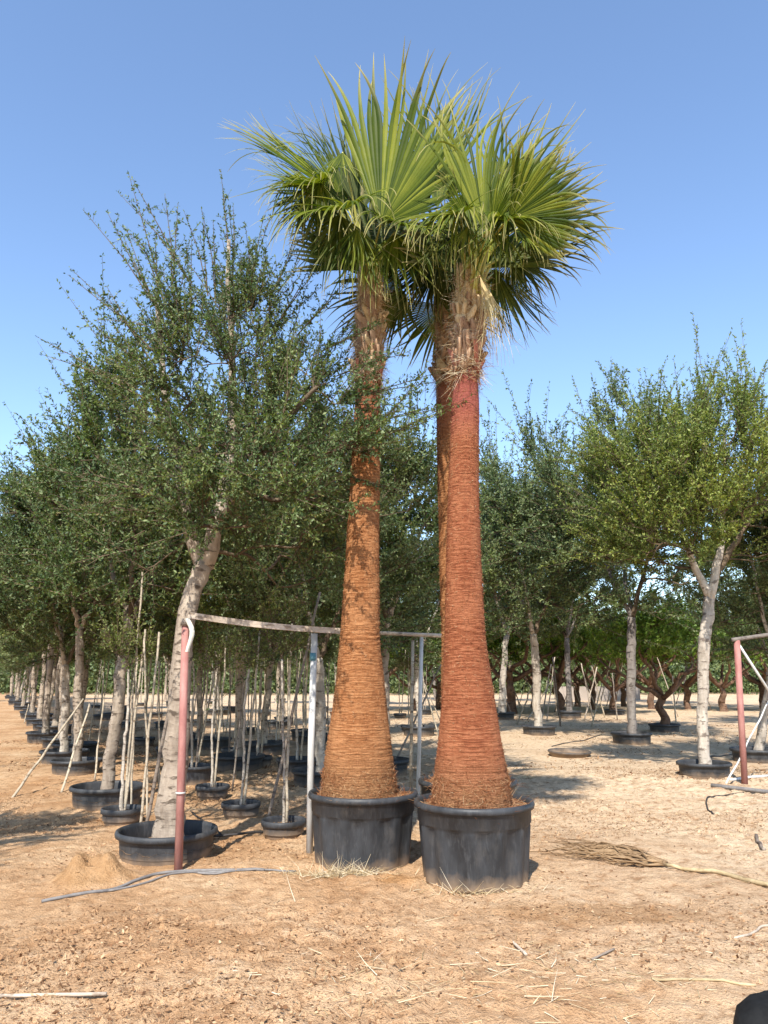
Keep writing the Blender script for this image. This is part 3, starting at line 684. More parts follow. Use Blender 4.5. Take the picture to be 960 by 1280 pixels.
palm1 = make_palm(11, P1Y, [(y, (l + r) / 2 - (r - l) * .465, (l + r) / 2 + (r - l) * .465) for (y, l, r) in prof1], bz(585, 470, P1Y), 'trunk_red', f1, .46, .6, None, 'tall palm with brick red trunk and hanging dry frond in the foremost big pot', r1, 0.2)
palm2 = make_palm(12, P2Y, prof2, bz(460, 478, P2Y), 'trunk_orange', f2, .46, .6, None, 'tall palm with orange trunk partly covered by the neighbouring leafy tree branches', r2, 0.2)
palm3 = make_palm(13, P3Y, prof3, bz(566, 480, P3Y), 'trunk_orange', f3, .46, .6, None, 'palm with slimmer trunk standing close behind the brick red palm', r3, 0.2)
big_pot = make_pot(0.455, 0.60, soil=0.045)
def palm_pot(palm, x, y, rz, label, sink):
    p = copy_tree(big_pot); p.location = (x, y, G(x, y) - sink); p.rotation_euler = (0, 0, rz)
    tag(p, label, 'plant pot', 'big black palm pots'); return p
pc = at(592, 1004, P1Y); pp1 = palm_pot(palm1, pc[0], P1Y, 0.1, 'big black ribbed pot holding the brick red palm', 0.02)
pc = at(454, 990, P2Y); pp2 = palm_pot(palm2, pc[0], P2Y, 0.5, 'big black ribbed pot holding the orange trunked palm, straw at its foot', 0.02)
pc = at(585, 985, P3Y); pp3 = palm_pot(palm3, pc[0], P3Y, 0.9, 'big black pot mostly hidden behind the other two palm pots', 0.02)
def drop(o): 
    for c in list(o.children): drop(c)
    bpy.data.objects.remove(o)
drop(big_pot)

# ------------------------------------------------------------------ the leafy tree in front on the left
T1Y = 7.15
def P(px, py, dy=0.0, Y=T1Y): return at(px, py, Y + dy)
b1 = gpt(207, 1071); T1Y = float(b1[1])
tr1 = [P(209, 1060), P(212, 1010), P(214, 950), P(222, 880), P(234, 790), P(244, 740), P(256, 705)]
mpx = T1Y / FPX
limbs1 = [([P(254, 712), P(240, 672), P(226, 620, -.1), P(216, 540, -.15), P(202, 460, -.15), P(196, 380, -.2)], 0.068, 0.02),
          ([P(256, 708), P(272, 660), P(284, 600, .1), P(292, 520, .15), P(290, 430, .1), P(286, 300, 0)], 0.085, 0.018),
          ([P(275, 650), P(310, 590, -.3), P(350, 530, -.5), P(400, 480, -.6)], 0.05, 0.015),
          ([P(240, 672), P(205, 610, .2), P(180, 580, .3)], 0.04, 0.013),
          ([P(282, 610, .1), P(330, 520, .7), P(370, 440, .9)], 0.045, 0.012)]
def E(px, py, rpx, rpy, dy, rd, w): 
    s = mpx * 1.05; return (P(px, py, dy), (rpx * s, rd, rpy * s), w)
env1 = [E(290, 490, 75, 80, 0, .8, 16), E(212, 480, 40, 75, -.1, .5, 5), E(365, 520, 62, 60, 0, .9, 13), E(300, 600, 120, 70, 0, 1.0, 20),
        E(425, 480, 28, 40, -.55, .25, 1.5), E(440, 560, 35, 28, -.55, .3, 3), E(300, 610, 110, 70, -.8, .3, 13), E(225, 600, 60, 80, -.6, .3, 6),
        E(175, 620, 45, 40, 0, .5, 2.5), E(300, 400, 75, 50, 0, .5, 5), E(215, 400, 35, 50, -.1, .3, 2.5), E(120, 520, 35, 20, 0, .3, 1),
        E(350, 680, 80, 55, .5, .9, 14), E(200, 670, 60, 40, .1, .6, 5), E(395, 610, 50, 40, .2, .6, 6)]
xs1 = [(P(a, b, dy), P(c, d, dy + RX)) for (a, b, c, d, dy, RX) in (
    (205, 400, 122, 252, -.2, -.1), (200, 395, 150, 290, -.1, .1), (206, 380, 168, 228, 0, .05), (235, 350, 172, 232, -.1, -.1), (215, 370, 222, 262, 0, .1), (288, 380, 285, 212, 0, 0),
    (290, 360, 300, 250, .1, .1), (260, 370, 248, 268, -.1, -.1), (192, 440, 102, 338, -.1, 0), (188, 450, 128, 360, -.2, -.1), (190, 470, 118, 402, 0, .1), (180, 490, 54, 432, 0, -.1),
    (185, 500, 96, 452, .1, .1), (190, 520, 120, 470, -.3, -.2), (310, 370, 330, 268, .1, .1), (330, 390, 372, 300, .2, .1), (350, 400, 400, 322, .1, -.1), (370, 420, 440, 345, -.2, -.2), (400, 440, 480, 400, -.3, -.3),
    (420, 470, 505, 436, -.3, -.3), (430, 500, 540, 470, -.3, -.2), (430, 530, 548, 520, -.3, -.2), (430, 560, 520, 575, -.2, -.3), (420, 590, 510, 620, -.2, -.2), (200, 420, 196, 300, .1, .1), (240, 420, 236, 300, .2, .1), (270, 380, 268, 260, .1, 0))]
t1 = make_tree(101, tr1, [0.120, 0.112, 0.105, 0.098, 0.092, 0.087, 0.082], limbs1, env1, 215, 980, 0.044, 0.0145, 'leaf', 'bark', (0.28, 0.72), 0.45, 0.6, 6, name='leafy_tree', base=b1, extra=xs1 + xs1)
tag(t1, 'tall leafy tree with forked grey trunk beside the red post', 'tree')

# right-hand sunlit tree
TRb = gpt(881, 972); TRY = float(TRb[1]); Y_ = TRY
def PR(px, py, dy=0.0): return at(px, py, Y_ + dy)
trR = [PR(881, 966), PR(880, 920), PR(878, 850), PR(881, 790), PR(887, 745)]
s_ = Y_ / FPX * 1.06
def ER(px, py, rpx, rpy, dy, rd, w): return (PR(px, py, dy), (rpx * s_, rd, rpy * s_), w)
limbsR = [([PR(887, 748), PR(868, 705), PR(845, 650, -.3), PR(810, 590, -.4)], .07, .02), ([PR(887, 748), PR(898, 700), PR(905, 640, .2), PR(905, 540, .2)], .08, .02), ([PR(892, 720), PR(930, 660, .3), PR(960, 600, .5)], .06, .02)]
envR = [ER(870, 600, 95, 65, 0, 1.6, 18), ER(815, 610, 70, 60, -.2, 1.2, 12), ER(935, 600, 80, 75, 0, 1.4, 15), ER(870, 675, 115, 38, 0, 1.7, 15), ER(800, 680, 70, 35, 0, 1.2, 8), ER(785, 590, 40, 45, 0, .8, 4), ER(900, 540, 60, 35, 0, 1, 5), ER(985, 640, 60, 60, 0, 1.3, 9)]
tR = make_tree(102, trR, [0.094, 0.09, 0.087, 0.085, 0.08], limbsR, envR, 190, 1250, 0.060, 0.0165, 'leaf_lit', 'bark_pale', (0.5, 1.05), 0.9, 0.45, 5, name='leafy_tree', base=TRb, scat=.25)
tag(tR, 'sunlit yellow green tree with pale spotted trunk in a shallow pot', 'tree')

# shared background tree shapes
def variant(seed, th, ch, cr, lean, leafm, bark, tgt, sh, ll, sp, upb=.6, outb=.5, slen=(0.45, 1.0), r0=.072):
    rng = random.Random(seed); tp = [(0, 0, -0.05), (lean * .2, .02, th * .35), (lean * .6, -.03, th * .7), (lean, 0, th)]
    cx = lean * 1.3; env = []
    for i in range(6):
        a = i * 1.047 + rng.random(); env.append(((cx + math.cos(a) * cr * .42, math.sin(a) * cr * .42, th + ch * rng.uniform(.28, .6)), (cr * .6, cr * .6, ch * .3), 1))
    env.append(((cx, 0, th + ch * .55), (cr * .6, cr * .6, ch * .42), 2)); env.append(((cx, 0, th + ch * .12), (cr * .8, cr * .8, ch * .16), 1.5))
    lb = []
    for i in range(3):
        a = i * 2.1 + rng.random(); lb.append(([(lean, 0, th - .03), (lean + .25 * math.cos(a), .25 * math.sin(a), th + ch * .14), (cx + cr * .4 * math.cos(a), cr * .4 * math.sin(a), th + ch * .4)], r0 * .6, .02))
    t = make_tree(seed, tp, [r0 * 1.15, r0, r0 * .95, r0 * .85], lb, env, tgt, int(sh * 1.1), ll * 1.08, sp * .66, leafm, bark, slen, upb + .15, outb, 5, name='leafy_tree', base=(0, 0, 0))
    return t
VA = [variant(201, 2.35, 3.6, 1.5, .12, 'leaf', 'bark', 110, 800, .062, .030),
      variant(202, 2.1, 3.2, 1.55, -.15, 'leaf', 'bark', 110, 800, .062, .030),
      variant(203, 2.0, 4.4, 1.8, .2, 'leaf_grey', 'bark_grey', 110, 850, .064, .030),
      variant(204, 1.8, 4.2, 1.85, -.25, 'leaf_grey', 'bark_pale', 120, 850, .064, .030),
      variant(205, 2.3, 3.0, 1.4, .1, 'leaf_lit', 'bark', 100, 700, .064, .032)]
def frangi(seed, r0=.11):
    rng = random.Random(seed); limbs = []; tp = [(0, 0, -.05), (.05, 0, .3), (-.06, .03, .6), (.02, 0, .85)]
    for i in range(5):
        a = i * 1.257 + rng.uniform(-.3, .3); p = np.array([.02, 0, .83]); pts = [p]; d = np.array([math.cos(a) * .9, math.sin(a) * .9, .25])
        for k in range(6): p = p + norm(d + np.array([rng.uniform(-.7, .7), rng.uniform(-.7, .7), rng.uniform(-.1, .9)])) * .34; pts.append(p)
        limbs.append((pts, r0 * .62, .025))
    env = [((math.cos(k) * .9, math.sin(k) * .9, 2.35), (.75, .75, .55), 1) for k in np.arange(0, 6.2, 1.05)] + [((0, 0, 2.7), (.8, .8, .6), 2)]
    t = make_tree(seed, tp, [r0 * 1.2, r0, r0 * .9, r0 * .85], limbs, env, 80, 520, .14, .045, 'leaf_bright', 'bark_red', (.25, .6), .5, .5, 3, name='twisted_tree', base=(0, 0, 0), tip_r=.011)
    return t
FA = [frangi(301), frangi(302)]
def sapling(seed, h, lean, leaves=True):
    rng = random.Random(seed); tp = [(0, 0, -.03), (lean * .3 + .02, 0, h * .3), (lean * .6 - .02, .02, h * .6), (lean, 0, h * .8)]
    env = [((lean, 0, h * .92), (.28, .28, h * .16), 1)]
    return make_tree(seed, tp, [.021, .019, .017, .014], [], env, 14, 80, .055, .035, 'leaf_sapling', 'bark_pale', (.2, .5), .6, .3, 2, name='sapling', base=(0, 0, 0), tip_r=.004)
SA = [sapling(401, 2.5, .1), sapling(402, 2.9, -.08), sapling(403, 2.2, .05)]
def put(proto, x, y, s=1.0, rz=0.0, zoff=0.0, tilt=(0, 0)):
    o = copy_tree(proto); o.location = (x, y, G(x, y) + zoff); o.rotation_euler = (tilt[0], tilt[1], rz); o.scale = (s, s, s); return o

low_pot = make_pot(0.42, 0.26, taper=0.9, soil=0.14, seg=56, ledge=False)
mid_pot = make_pot(0.36, 0.30, taper=0.88, soil=0.08, seg=48, ledge=False)
small_pot = make_pot(0.205, 0.17, taper=0.82, soil=0.07, seg=40, ledge=False)

GP = 'shallow black pots under the trees'
p = put_pot(low_pot, b1[0], b1[1], 0.03, 0.4); tag(p, 'wide shallow black pot at the foot of the forked tree by the red post', 'plant pot', GP)
p = put_pot(low_pot, TRb[0], TRb[1], 0.04, 1.4, 0.93); tag(p, 'shallow black pot holding the pale spotted trunk', 'plant pot', GP)

# row along the dirt path
VL = ['brown barked upright', 'brown barked low branching', 'grey barked dull leaved', 'pale barked dull leaved', 'yellow green leaved']
b2 = gpt(133, 1003); o = put(VA[0], b2[0], b2[1], .98, 0.3); tag(o, 'leafy tree with straight grey trunk, second in the path row after the forked tree', 'tree')
p = put_pot(low_pot, b2[0], b2[1], .03, 1, 1.02); tag(p, 'shallow black pot of the straight grey trunk, beside a small staked pot', 'plant pot', GP)
b3 = gpt(104, 968); dirv = norm(np.array([-0.50, 1.0])); k = 0
pos = np.array([b3[0], b3[1]])
for k in range(20):
    x, y = pos + np.array([RND.uniform(-.25, .25), RND.uniform(-.2, .2)]); v = VA[(k * 2 + 1) % 5 if k % 3 else k % 2]
    o = put(v, x, y, RND.uniform(.92, 1.08), RND.uniform(0, 6.28)); tag(o, VL[VA.index(v)] + ' tree in the long row receding beside the dirt path', 'tree', 'trees of the row beside the path')
    p = put_pot(low_pot, x, y, .03, RND.random() * 6, RND.uniform(.9, 1.05)); tag(p, 'black pot of a tree in the long row receding beside the dirt path', 'plant pot', 'pots of the row beside the path')
    pos = pos + dirv * (1.55 + 0.11 * k)
# trees across the path, out of the frame, whose shade falls on it
for (x, y, v, s) in ((-5.4, 4.4, 1, .9), (-8.6, 8.0, 0, .95), (-12.5, 14.0, 1, 1.0), (-15.0, 19.5, 0, 1.0), (-19, 27, 1, 1)):
    o = put(VA[v], x, y, s, RND.random() * 6); tag(o, 'leafy tree on the far side of the dirt path', 'tree', 'trees across the path')
    p = put_pot(low_pot, x, y, .03, 0, 1); tag(p, 'black pot of a tree on the far side of the dirt path', 'plant pot', 'pots across the path')

# trees on the right with their own pots: (pot px, py, variant, scale, rot, tilt, label)
RT = [(948, 952, 3, 1.0, 2.6, (0, -.10), 'grey barked tree leaning behind the right hand red post', 'black pot of the leaning grey tree behind the right hand red post'),
      (790, 929, 2, 1.08, .6, (0, 0), 'grey tree with forked trunk between the spotted tree and the empty tray', 'black pot of the grey forked tree, open sand before it'),
      (674, 917, 3, 1.1, 1.2, (0, .03), 'dark crowned tree with whitewashed trunk foot right of the red palm', 'black pot of the tree with whitewashed trunk foot'),
      (712, 897, 2, 1.08, 4.0, (0, -.12), 'dark leaning trunk tree behind the whitewashed one', 'low black pot of the dark leaning trunk'),
      (628, 899, 3, 1.22, 3.0, (0, .05), 'dark green tree directly right of and behind the red palm trunk', 'black pot just behind the red palm trunk')]
for (px, py, v, s, rz, tl, lab, plab) in RT:
    b = gpt(px, py); o = put(VA[v], b[0], b[1], s * (1.36 if b[1] > 15 else 1.05), rz, 0, tl); tag(o, lab, 'tree')
    p = put_pot(low_pot, b[0], b[1], .03, rz, 1.08); tag(p, plab, 'plant pot', GP)
FR = [(831, 914, 0, 1.1, .4, 'twisted reddish tree with bright leaves beside the spotted trunk'), (768, 893, 1, 1.15, 2.2, 'twisted bright green tree on the sunny sand behind the grey forked tree')]
for (px, py, v, s, rz, lab) in FR:
    b = gpt(px, py); o = put(FA[v], b[0], b[1], s, rz); tag(o, lab, 'tree')
    p = put_pot(low_pot, b[0], b[1], .05, rz, 1.0); tag(p, ('low black pot of the twisted reddish tree' if v == 0 else 'low black pot of the twisted tree on the sunny sand'), 'plant pot', GP)
# twisted trees at the far edge of the open sand
for k, (px, py) in enumerate(((700, 890), (742, 888), (640, 891), (815, 887), (860, 886), (905, 889), (955, 886), (985, 890), (520, 888), (475, 890), (548, 886), (600, 889), (1030, 888), (1080, 886), (722, 884), (668, 885), (780, 883))):
    b = gpt(px, py); o = put(FA[k % 2], b[0], b[1], RND.uniform(1.05, 1.65), RND.random() * 6); tag(o, 'twisted bright green tree along the far edge of the open sand', 'tree', 'twisted trees at the far edge')
# leafy trees in the middle distance and behind the palms
MID = [(-.02, 12.8), (-.9, 11.6), (-2.4, 15.8), (-2.4, 13.2), (-1.6, 18.5), (-4.2, 18.0), (.9, 20.5), (-6.2, 23), (-3.2, 24), (-.8, 27), (-9.5, 28), (-6.5, 31), (-12, 36), (-2.8, 34)]
for k, (x, y) in enumerate(MID):
    v = (k * 3) % 5 if k % 4 else 0; o = put(VA[v], x, y, RND.uniform(.92, 1.1), RND.random() * 6); tag(o, VL[v] + ' tree among the staked saplings behind the palms', 'tree', 'trees behind the palms')
    p = put_pot(low_pot, x, y, .03, 0, 1); tag(p, 'black pot of a shaded tree behind the palms', 'plant pot', 'pots behind the palms')
FARR = [(3.2, 49), (7.5, 47), (11.8, 50), (14.5, 46), (19, 33), (12.2, 24.5), (15.8, 22), (20, 27), (5, 41), (10, 43), (16, 42), (23, 38), (0, 42), (-6, 44), (-13, 47), (-20, 50), (29, 45), (-26, 44), (-18, 40)]
for k, (x, y) in enumerate(FARR):
    o = put(VA[(k * 2 + 2) % 5], x, y, RND.uniform(.85, 1.1), RND.random() * 6); tag(o, VL[(k * 2 + 2) % 5] + ' distant tree beyond the open sand', 'tree', 'distant trees')

# saplings with stakes in small pots: (px, py, variant, scale, tilt)
SPL = [(354, 1043, 1, .72, .00, 'light stemmed sapling nearest the white post'), (301, 1018, 0, .80, .05, 'sapling in the taller dark pot left of the white post'),
       (265, 995, 0, .78, .03, 'sapling in a tiny pot right of the forked tree'), (152, 1025, 2, .9, .04, 'sapling touching the wide pot in the path row')]
def stake(p0, p1, r, mat, label, group=None, name='wooden_stake'):
    p0 = np.asarray(p0, float); p1 = np.asarray(p1, float); n = 9; s = np.linspace(0, 1, n)[:, None]
    pts = p0 + (p1 - p0) * s; pts[1:-1] += np.random.default_rng(int(abs(p0[0] * 977 + p1[2] * 131) * 10)).normal(0, r * .35, (n - 2, 3))
    root = p0.copy(); mb = MB(); mb.tube(pts - root, np.linspace(r, r * .8, n), 8, True)
    o = mb.build(name, M[mat], None); o.location = root; tag(o, label, 'stake', group); return o
for k, (px, py, v, s, tl, lab) in enumerate(SPL):
    b = gpt(px, py); o = put(SA[v], b[0], b[1], s, k * 1.3, .06); tag(o, lab, 'sapling')
    p = put_pot(small_pot, b[0], b[1], .015, k, 1.05); tag(p, 'small black pot of the ' + lab, 'plant pot', 'small sapling pots')
    stake(b + np.array([.03, -.02, .05]), b + np.array([.03 + tl * 2.2, .03, 2.1]), .015, 'stake', 'pale stake tied to the ' + lab, None)
MSAP = [(240, 978), (322, 962), (292, 950), (372, 972), (400, 905), (512, 916), (270, 935), (345, 935), (310, 918), (380, 925), (210, 945), (235, 925), (255, 910), (180, 930), (160, 912), (355, 905), (420, 895), (330, 895), (285, 892), (230, 896), (195, 898), (150, 893), (125, 900), (500, 897), (530, 893), (120, 885), (175, 882), (215, 882), (262, 880), (300, 880), (350, 879), (395, 880), (440, 882)]
for k, (px, py) in enumerate(MSAP):
    b = gpt(px, py); far = py < 915; o = put(SA[k % 3], b[0], b[1], RND.uniform(.85, 1.15), RND.random() * 6, .08); tag(o, 'thin sapling with a stake in the shade behind the front row', 'sapling', 'saplings in the shade')
    p = put_pot(small_pot if k % 3 else mid_pot, b[0], b[1], .02, k, 1.15 if k % 3 else .9); tag(p, 'dark pot of a thin sapling in the shade behind the front row', 'plant pot', 'sapling pots in the shade')
    stake(b + np.array([.05, -.03, .06]), b + np.array([.05 + RND.uniform(-.18, .18), RND.uniform(-.1, .1), RND.uniform(1.9, 2.7)]), .016, 'stake' if k % 4 else 'stake_dark', 'thin stake beside a sapling in the shade behind the front row', 'stakes in the shade')
for k in range(34):
    x = RND.uniform(-7.5, -.6); y = RND.uniform(10.8, 25); z = G(x, y) - .02
    if abs(x + 0.5 * y - 1.4) < .5: continue
    stake((x, y, z), (x + RND.uniform(-.3, .3), y + RND.uniform(-.2, .2), z + RND.uniform(1.7, 2.9)), RND.uniform(.010, .017), RND.choice(['stake', 'stake', 'stake_dark']), 'bare stake driven into the shaded sand between the sapling pots', 'bare stakes in the shade')
for k in range(46):
    x = RND.uniform(1.5, 17); y = RND.uniform(24, 46); z = G(x, y) - .03; lean = RND.uniform(-.9, .9)
    stake((x, y, z), (x + lean, y + RND.uniform(-.3, .3), z + RND.uniform(1.3, 2.6)), RND.uniform(.018, .03), RND.choice(['stake', 'plank', 'stake_dark']), 'thin leaning prop pole among the twisted trees beyond the open sand', 'prop poles beyond the sand')
# leaning braces along the path row
def pxstake(x0, y0, x1, y1, r, mat, label, dy=0.0, group=None):
    a = gpt(x0, y0); b = at(x1, y1, a[1] + dy); a[2] -= .03; return stake(a, b, r, mat, label, group)
pxstake(14, 996, 104, 874, .018, 'stake', 'long pole leaning from the dirt path against the tree row', 1.5)
pxstake(76, 990, 112, 880, .018, 'stake', 'short brace pole leaning beside the third tree of the path row', .8)
pxstake(30, 905, 36, 880, .02, 'stake', 'small brace pole far down the path row', .3)
pxstake(133, 985, 150, 840, .014, 'stake', 'reddish thin stake standing against the straight grey trunk', -.1)
pxstake(118, 977, 130, 870, .016, 'stake', 'pale stake between the second and third trees of the path row', .1)
pxstake(180, 1038, 236, 770, .020, 'stake_dark', 'dark pole leaning on the forked trunk', -.1)
pxstake(174, 1040, 199, 790, .015, 'stake', 'pale stake left of the forked trunk', .1)
pxstake(186, 1036, 180, 800, .012, 'stake', 'thinner pale stake close to the forked trunk', .2)
pxstake(155, 1018, 178, 715, .014, 'stake', 'tall thin white stake rising from the small pot in the path row', .1)
pxstake(163, 1020, 172, 820, .012, 'stake', 'short stake in the small pot in the path row', .05)
pxstake(331, 1036, 400, 740, .017, 'stake_dark', 'dark brace pole leaning across behind the white post', .5)
pxstake(493, 955, 552, 830, .02, 'stake_dark', 'dark brace leaning between the two palm trunks', .4)
pxstake(553, 935, 525, 840, .016, 'stake', 'pale brace pole crossing behind the palms', .4)
pxstake(655, 905, 690, 850, .02, 'stake', 'brace pole beside the whitewashed trunk foot', .3)
pxstake(905, 985, 965, 870, .014, 'white_pipe', 'thin pale brace rising behind the right hand red post', .6)

# ------------------------------------------------------------------ pipe frames
fr = empty('pipe_frame', gpt(223, 1090)); fo = np.asarray(fr.location)
a = gpt(223, 1090); a[2] -= .1; rt = at(232, 778, a[1]); mb = MB(); mb.tube(np.array([a, a * .5 + rt * .5 + [0, .01, 0], rt]) - fo, [.034, .033, .032], 16); mb.build('red_post', M['red_paint'], fr)
c = gpt(387, 1066); c[2] -= .1; wt = at(393, 792, c[1]); mb = MB(); mb.tube(np.array([c, c * .5 + wt * .5 - [.008, 0, 0], wt]) - fo, .031, 16); wp = mb.build('white_post', M['white_pipe'], fr)
tp0 = at(391.5, 826, c[1]); tp1 = at(391.8, 816, c[1]); mb = MB(); mb.tube(np.array([tp0, tp1]) - fo, .034, 16); mb.build('blue_tape', M['blue_tape'], wp)
pl0 = at(235, 772, a[1]) + [0, -.02, .02]; pl1 = at(428, 793, c[1] - .05) + [0, 0, .03]
mb = MB(); n = 12; s = np.linspace(0, 1, n)
for i in range(n - 1):
    q0 = pl0 + (pl1 - pl0) * s[i] - [0, 0, .02 * math.sin(s[i] * 3.14)]; q1 = pl0 + (pl1 - pl0) * s[i + 1] - [0, 0, .02 * math.sin(s[i + 1] * 3.14)]
    mb.box(q0 - fo, q1 - fo, .035, .052)
mb.build('crossbar', M['plank'], fr, smooth=False)
mb = MB(); st = rt + np.array([.02, -.05, .03]); V = []; F = []
for i in range(9):
    t = i / 8; ctr = st + np.array([.10 * t - .06 * t * t * t, -.01, -.28 * t]); w = .024 * (1 - .55 * t)
    for q in (-1, 1):
        for e in (0, .004): V.append(ctr + np.array([q * w + .02 * math.sin(5 * t), e + q * .02 * t, 0]) - fo)
for i in range(8):
    b = i * 4; F += [(b, b + 2, b + 6, b + 4), (b + 1, b + 5, b + 7, b + 3), (b, b + 4, b + 5, b + 1), (b + 2, b + 3, b + 7, b + 6)]
mb.add(V, F); mb.build('cloth_strip', M['cloth_tape'], fr)
mb = MB(); mb.tube(np.array([rt + [0, 0, -.03], rt + [0.005, 0, .03]]) - fo, .045, 12); mb.build('wire_binding', M['stake_dark'], fr)
mb = MB(); tz = at(225.5, 991, a[1]); mb.tube(np.array([tz - [0, 0, .006], tz + [0, 0, .006]]) - fo, .041, 12); mb.build('cable_tie', M['white_pipe'], fr)
tag(fr, 'pole frame with faded red post, white post and wooden crossbar beside the forked tree', 'frame')

f2b = gpt(522, 1004); fr = empty('pipe_frame', f2b); fo = f2b
a = f2b - [0, 0, .1]; tpp = at(527, 796, a[1]); mb = MB(); mb.tube(np.array([a, tpp]) - fo, .026, 10); mb.build('post', M['white_pipe'], fr)
a2 = a + [-.09, .05, 0]; mb = MB(); mb.tube(np.array([a2, at(516, 800, a2[1])]) - fo, .022, 10); mb.build('post', M['stake'], fr)
mb = MB(); mb.tube(np.array([at(466, 791, a[1]), at(562, 795, a[1] - .02)]) - fo, .026, 10); mb.build('crossbar', M['plank'], fr)
tag(fr, 'thin wooden post with crossbar standing between the palm trunks', 'frame')

f3b = gpt(931, 983); fr = empty('pipe_frame', f3b); fo = f3b
a = f3b - [0, 0, .08]; rt = at(921, 800, f3b[1]); mb = MB(); mb.tube(np.array([a, rt]) - fo, .045, 14); mb.build('red_post', M['red_paint'], fr)
mb = MB(); mb.tube(np.array([rt + [-.08, -.02, 0], at(985, 790, f3b[1]), at(1060, 784, f3b[1])]) - fo, .03, 12); mb.build('crossbar', M['bark_grey'], fr)
mb = MB(); mb.tube(np.array([rt + [.03, 0, -.08], at(975, 885, f3b[1] + .3)]) - fo, .02, 10); mb.build('brace', M['white_pipe'], fr)
r2 = gpt(1062, 985); r2[2] -= .1; mb = MB(); mb.tube(np.array([r2, at(1055, 782, r2[1])]) - fo, .045, 14); mb.build('post', M['white_pipe'], fr)
tag(fr, 'right hand frame of a faded red post with grey crossbar and white brace', 'frame')
def pipe(pxs, r, mat, label, cat, lift=0.0, name='hose', stiff=False):
    pts = []
    for i in range(len(pxs) - 1):
        for t in np.linspace(0, 1, 9)[:-1]:
            q = gpt(pxs[i][0] * (1 - t) + pxs[i + 1][0] * t, pxs[i][1] * (1 - t) + pxs[i + 1][1] * t); pts.append(q)
    pts.append(gpt(*pxs[-1])); pts = np.array(pts)
    for _ in range(5): pts[1:-1] = (pts[:-2] + 2 * pts[1:-1] + pts[2:]) / 4
    g = np.array([max(float(gz(q[0], q[1])), float(gz(q[0] + .02, q[1] + .02))) for q in pts]); pts[:, 2] = g
    for _ in range(2): pts[1:-1, 2] = np.maximum(g[1:-1], (pts[:-2, 2] + 2 * pts[1:-1, 2] + pts[2:, 2]) / 4)
    if stiff:
        t_ = np.linspace(0, 1, len(pts)); ln = np.polyval(np.polyfit(t_, g, 1), t_); pts[:, 2] = ln + max(0, np.percentile(g - ln, 80))
    pts[:, 2] += r * .7 + lift; root = pts[0].copy(); mb = MB(); mb.tube(pts - root, r, 8); o = mb.build(name, M[mat]); o.location = root; tag(o, label, cat); return o
pipe([(52, 1127), (140, 1114), (190, 1098), (240, 1091), (330, 1092)], .012, 'grey_hose', 'grey hose lying on the sand in front of the red post', 'hose')
pipe([(90, 1120), (170, 1110), (225, 1094), (290, 1094), (370, 1089)], .008, 'grey_hose', 'thinner grey hose lying alongside the thick one by the red post', 'hose')
pipe([(228, 1092), (275, 1097), (320, 1091)], .008, 'grey_hose', 'short grey pipe end on the sand right of the red post', 'pipe')
pipe([(222, 1049), (262, 1047), (300, 1046), (334, 1042)], .012, 'black_hose', 'black irrigation tube from the forked tree pot to the sapling pot', 'hose', lift=.03)
pipe([(238, 1012), (262, 1030), (276, 1040)], .010, 'black_hose', 'short dark tube on the sand behind the forked tree pot', 'hose')
pipe([(930, 994), (900, 998), (882, 1003), (885, 1016), (893, 1023)], .009, 'black_hose', 'curled black tube end on the sand by the spotted tree', 'hose')
pipe([(890, 988), (1015, 1003)], .028, 'grey_hose', 'thick grey pipe lying at the foot of the right hand red post', 'pipe', stiff=True)
pipe([(912, 979), (990, 972)], .022, 'white_pipe', 'white pipe lying behind the right hand red post', 'pipe')
pipe([(690, 934), (725, 928), (752, 918)], .012, 'black_hose', 'dark tube on the sand behind the empty tray', 'hose')
pipe([(885, 950), (905, 943), (918, 941)], .014, 'black_hose', 'dark tube between the spotted tree and the leaning tree pot', 'hose')

# empty tray / pot lid
b = gpt(712, 947); tr = MB(); R = .40
tr.lathe([(0.01, .03), (R * .8, .025), (R * .9, .03), (R * .95, .09), (R, .10), (R * 1.03, .09), (R * 1.03, .07), (R * .98, .06), (R * .92, .0), (0.01, 0.0)], 48)
o = tr.build('empty_tray', M['pot']); o.location = b + [0, 0, .0]; o.rotation_euler = (.03, .02, 0); tag(o, 'empty shallow black tray lying on the open sand', 'tray')

# ------------------------------------------------------------------ dry frond and sticks
def dry_frond():
    b = gpt(832, 1086); tp = gpt(688, 1062); rng = np.random.default_rng(77); ax = tp - b; b[2] += .05
    fo = empty('dry_palm_frond', b)
    n = 46; mb = MB()
    for k in range(n):
        t = (k - n / 2) / n; L = rng.uniform(.55, 1.08); d0 = norm(ax) ; sd = np.array([-d0[1], d0[0], 0]); pts = []
        for s in np.linspace(0, 1, 8):
            q = ax * s * L + sd * (t * .62 * s ** .8 + .05 * math.sin(s * 5 + k)) ; w = b + q; z = float(gz(w[0], w[1])) - b[2] + .015 + .05 * rng.random() * (1 - abs(t)) + .06 * s * (1 - s) * 3 * rng.random()
            pts.append((q[0], q[1], z))
        pts = np.array(pts); pts[1:-1] += rng.normal(0, .012, (6, 3)); mb.tube(pts, np.linspace(.009, .003, 8) * rng.uniform(.6, 1.3), 4, True)
    mb.build('leaf_segments', M['dry_brown'], fo)
    e = gpt(975, 1116); pts = []
    for s in np.linspace(0, 1, 12):
        w = b + (e - b) * s; pts.append((w[0] - b[0], w[1] - b[1] + .03 * math.sin(s * 3), float(gz(w[0], w[1])) - b[2] + .02))
    mb = MB(); mb.tube(pts, np.linspace(.014, .020, 12), 6); mb.build('stem', M['dry'], fo)
    tag(fo, 'withered brown palm frond with long stem lying on the sand', 'palm frond')
dry_frond()
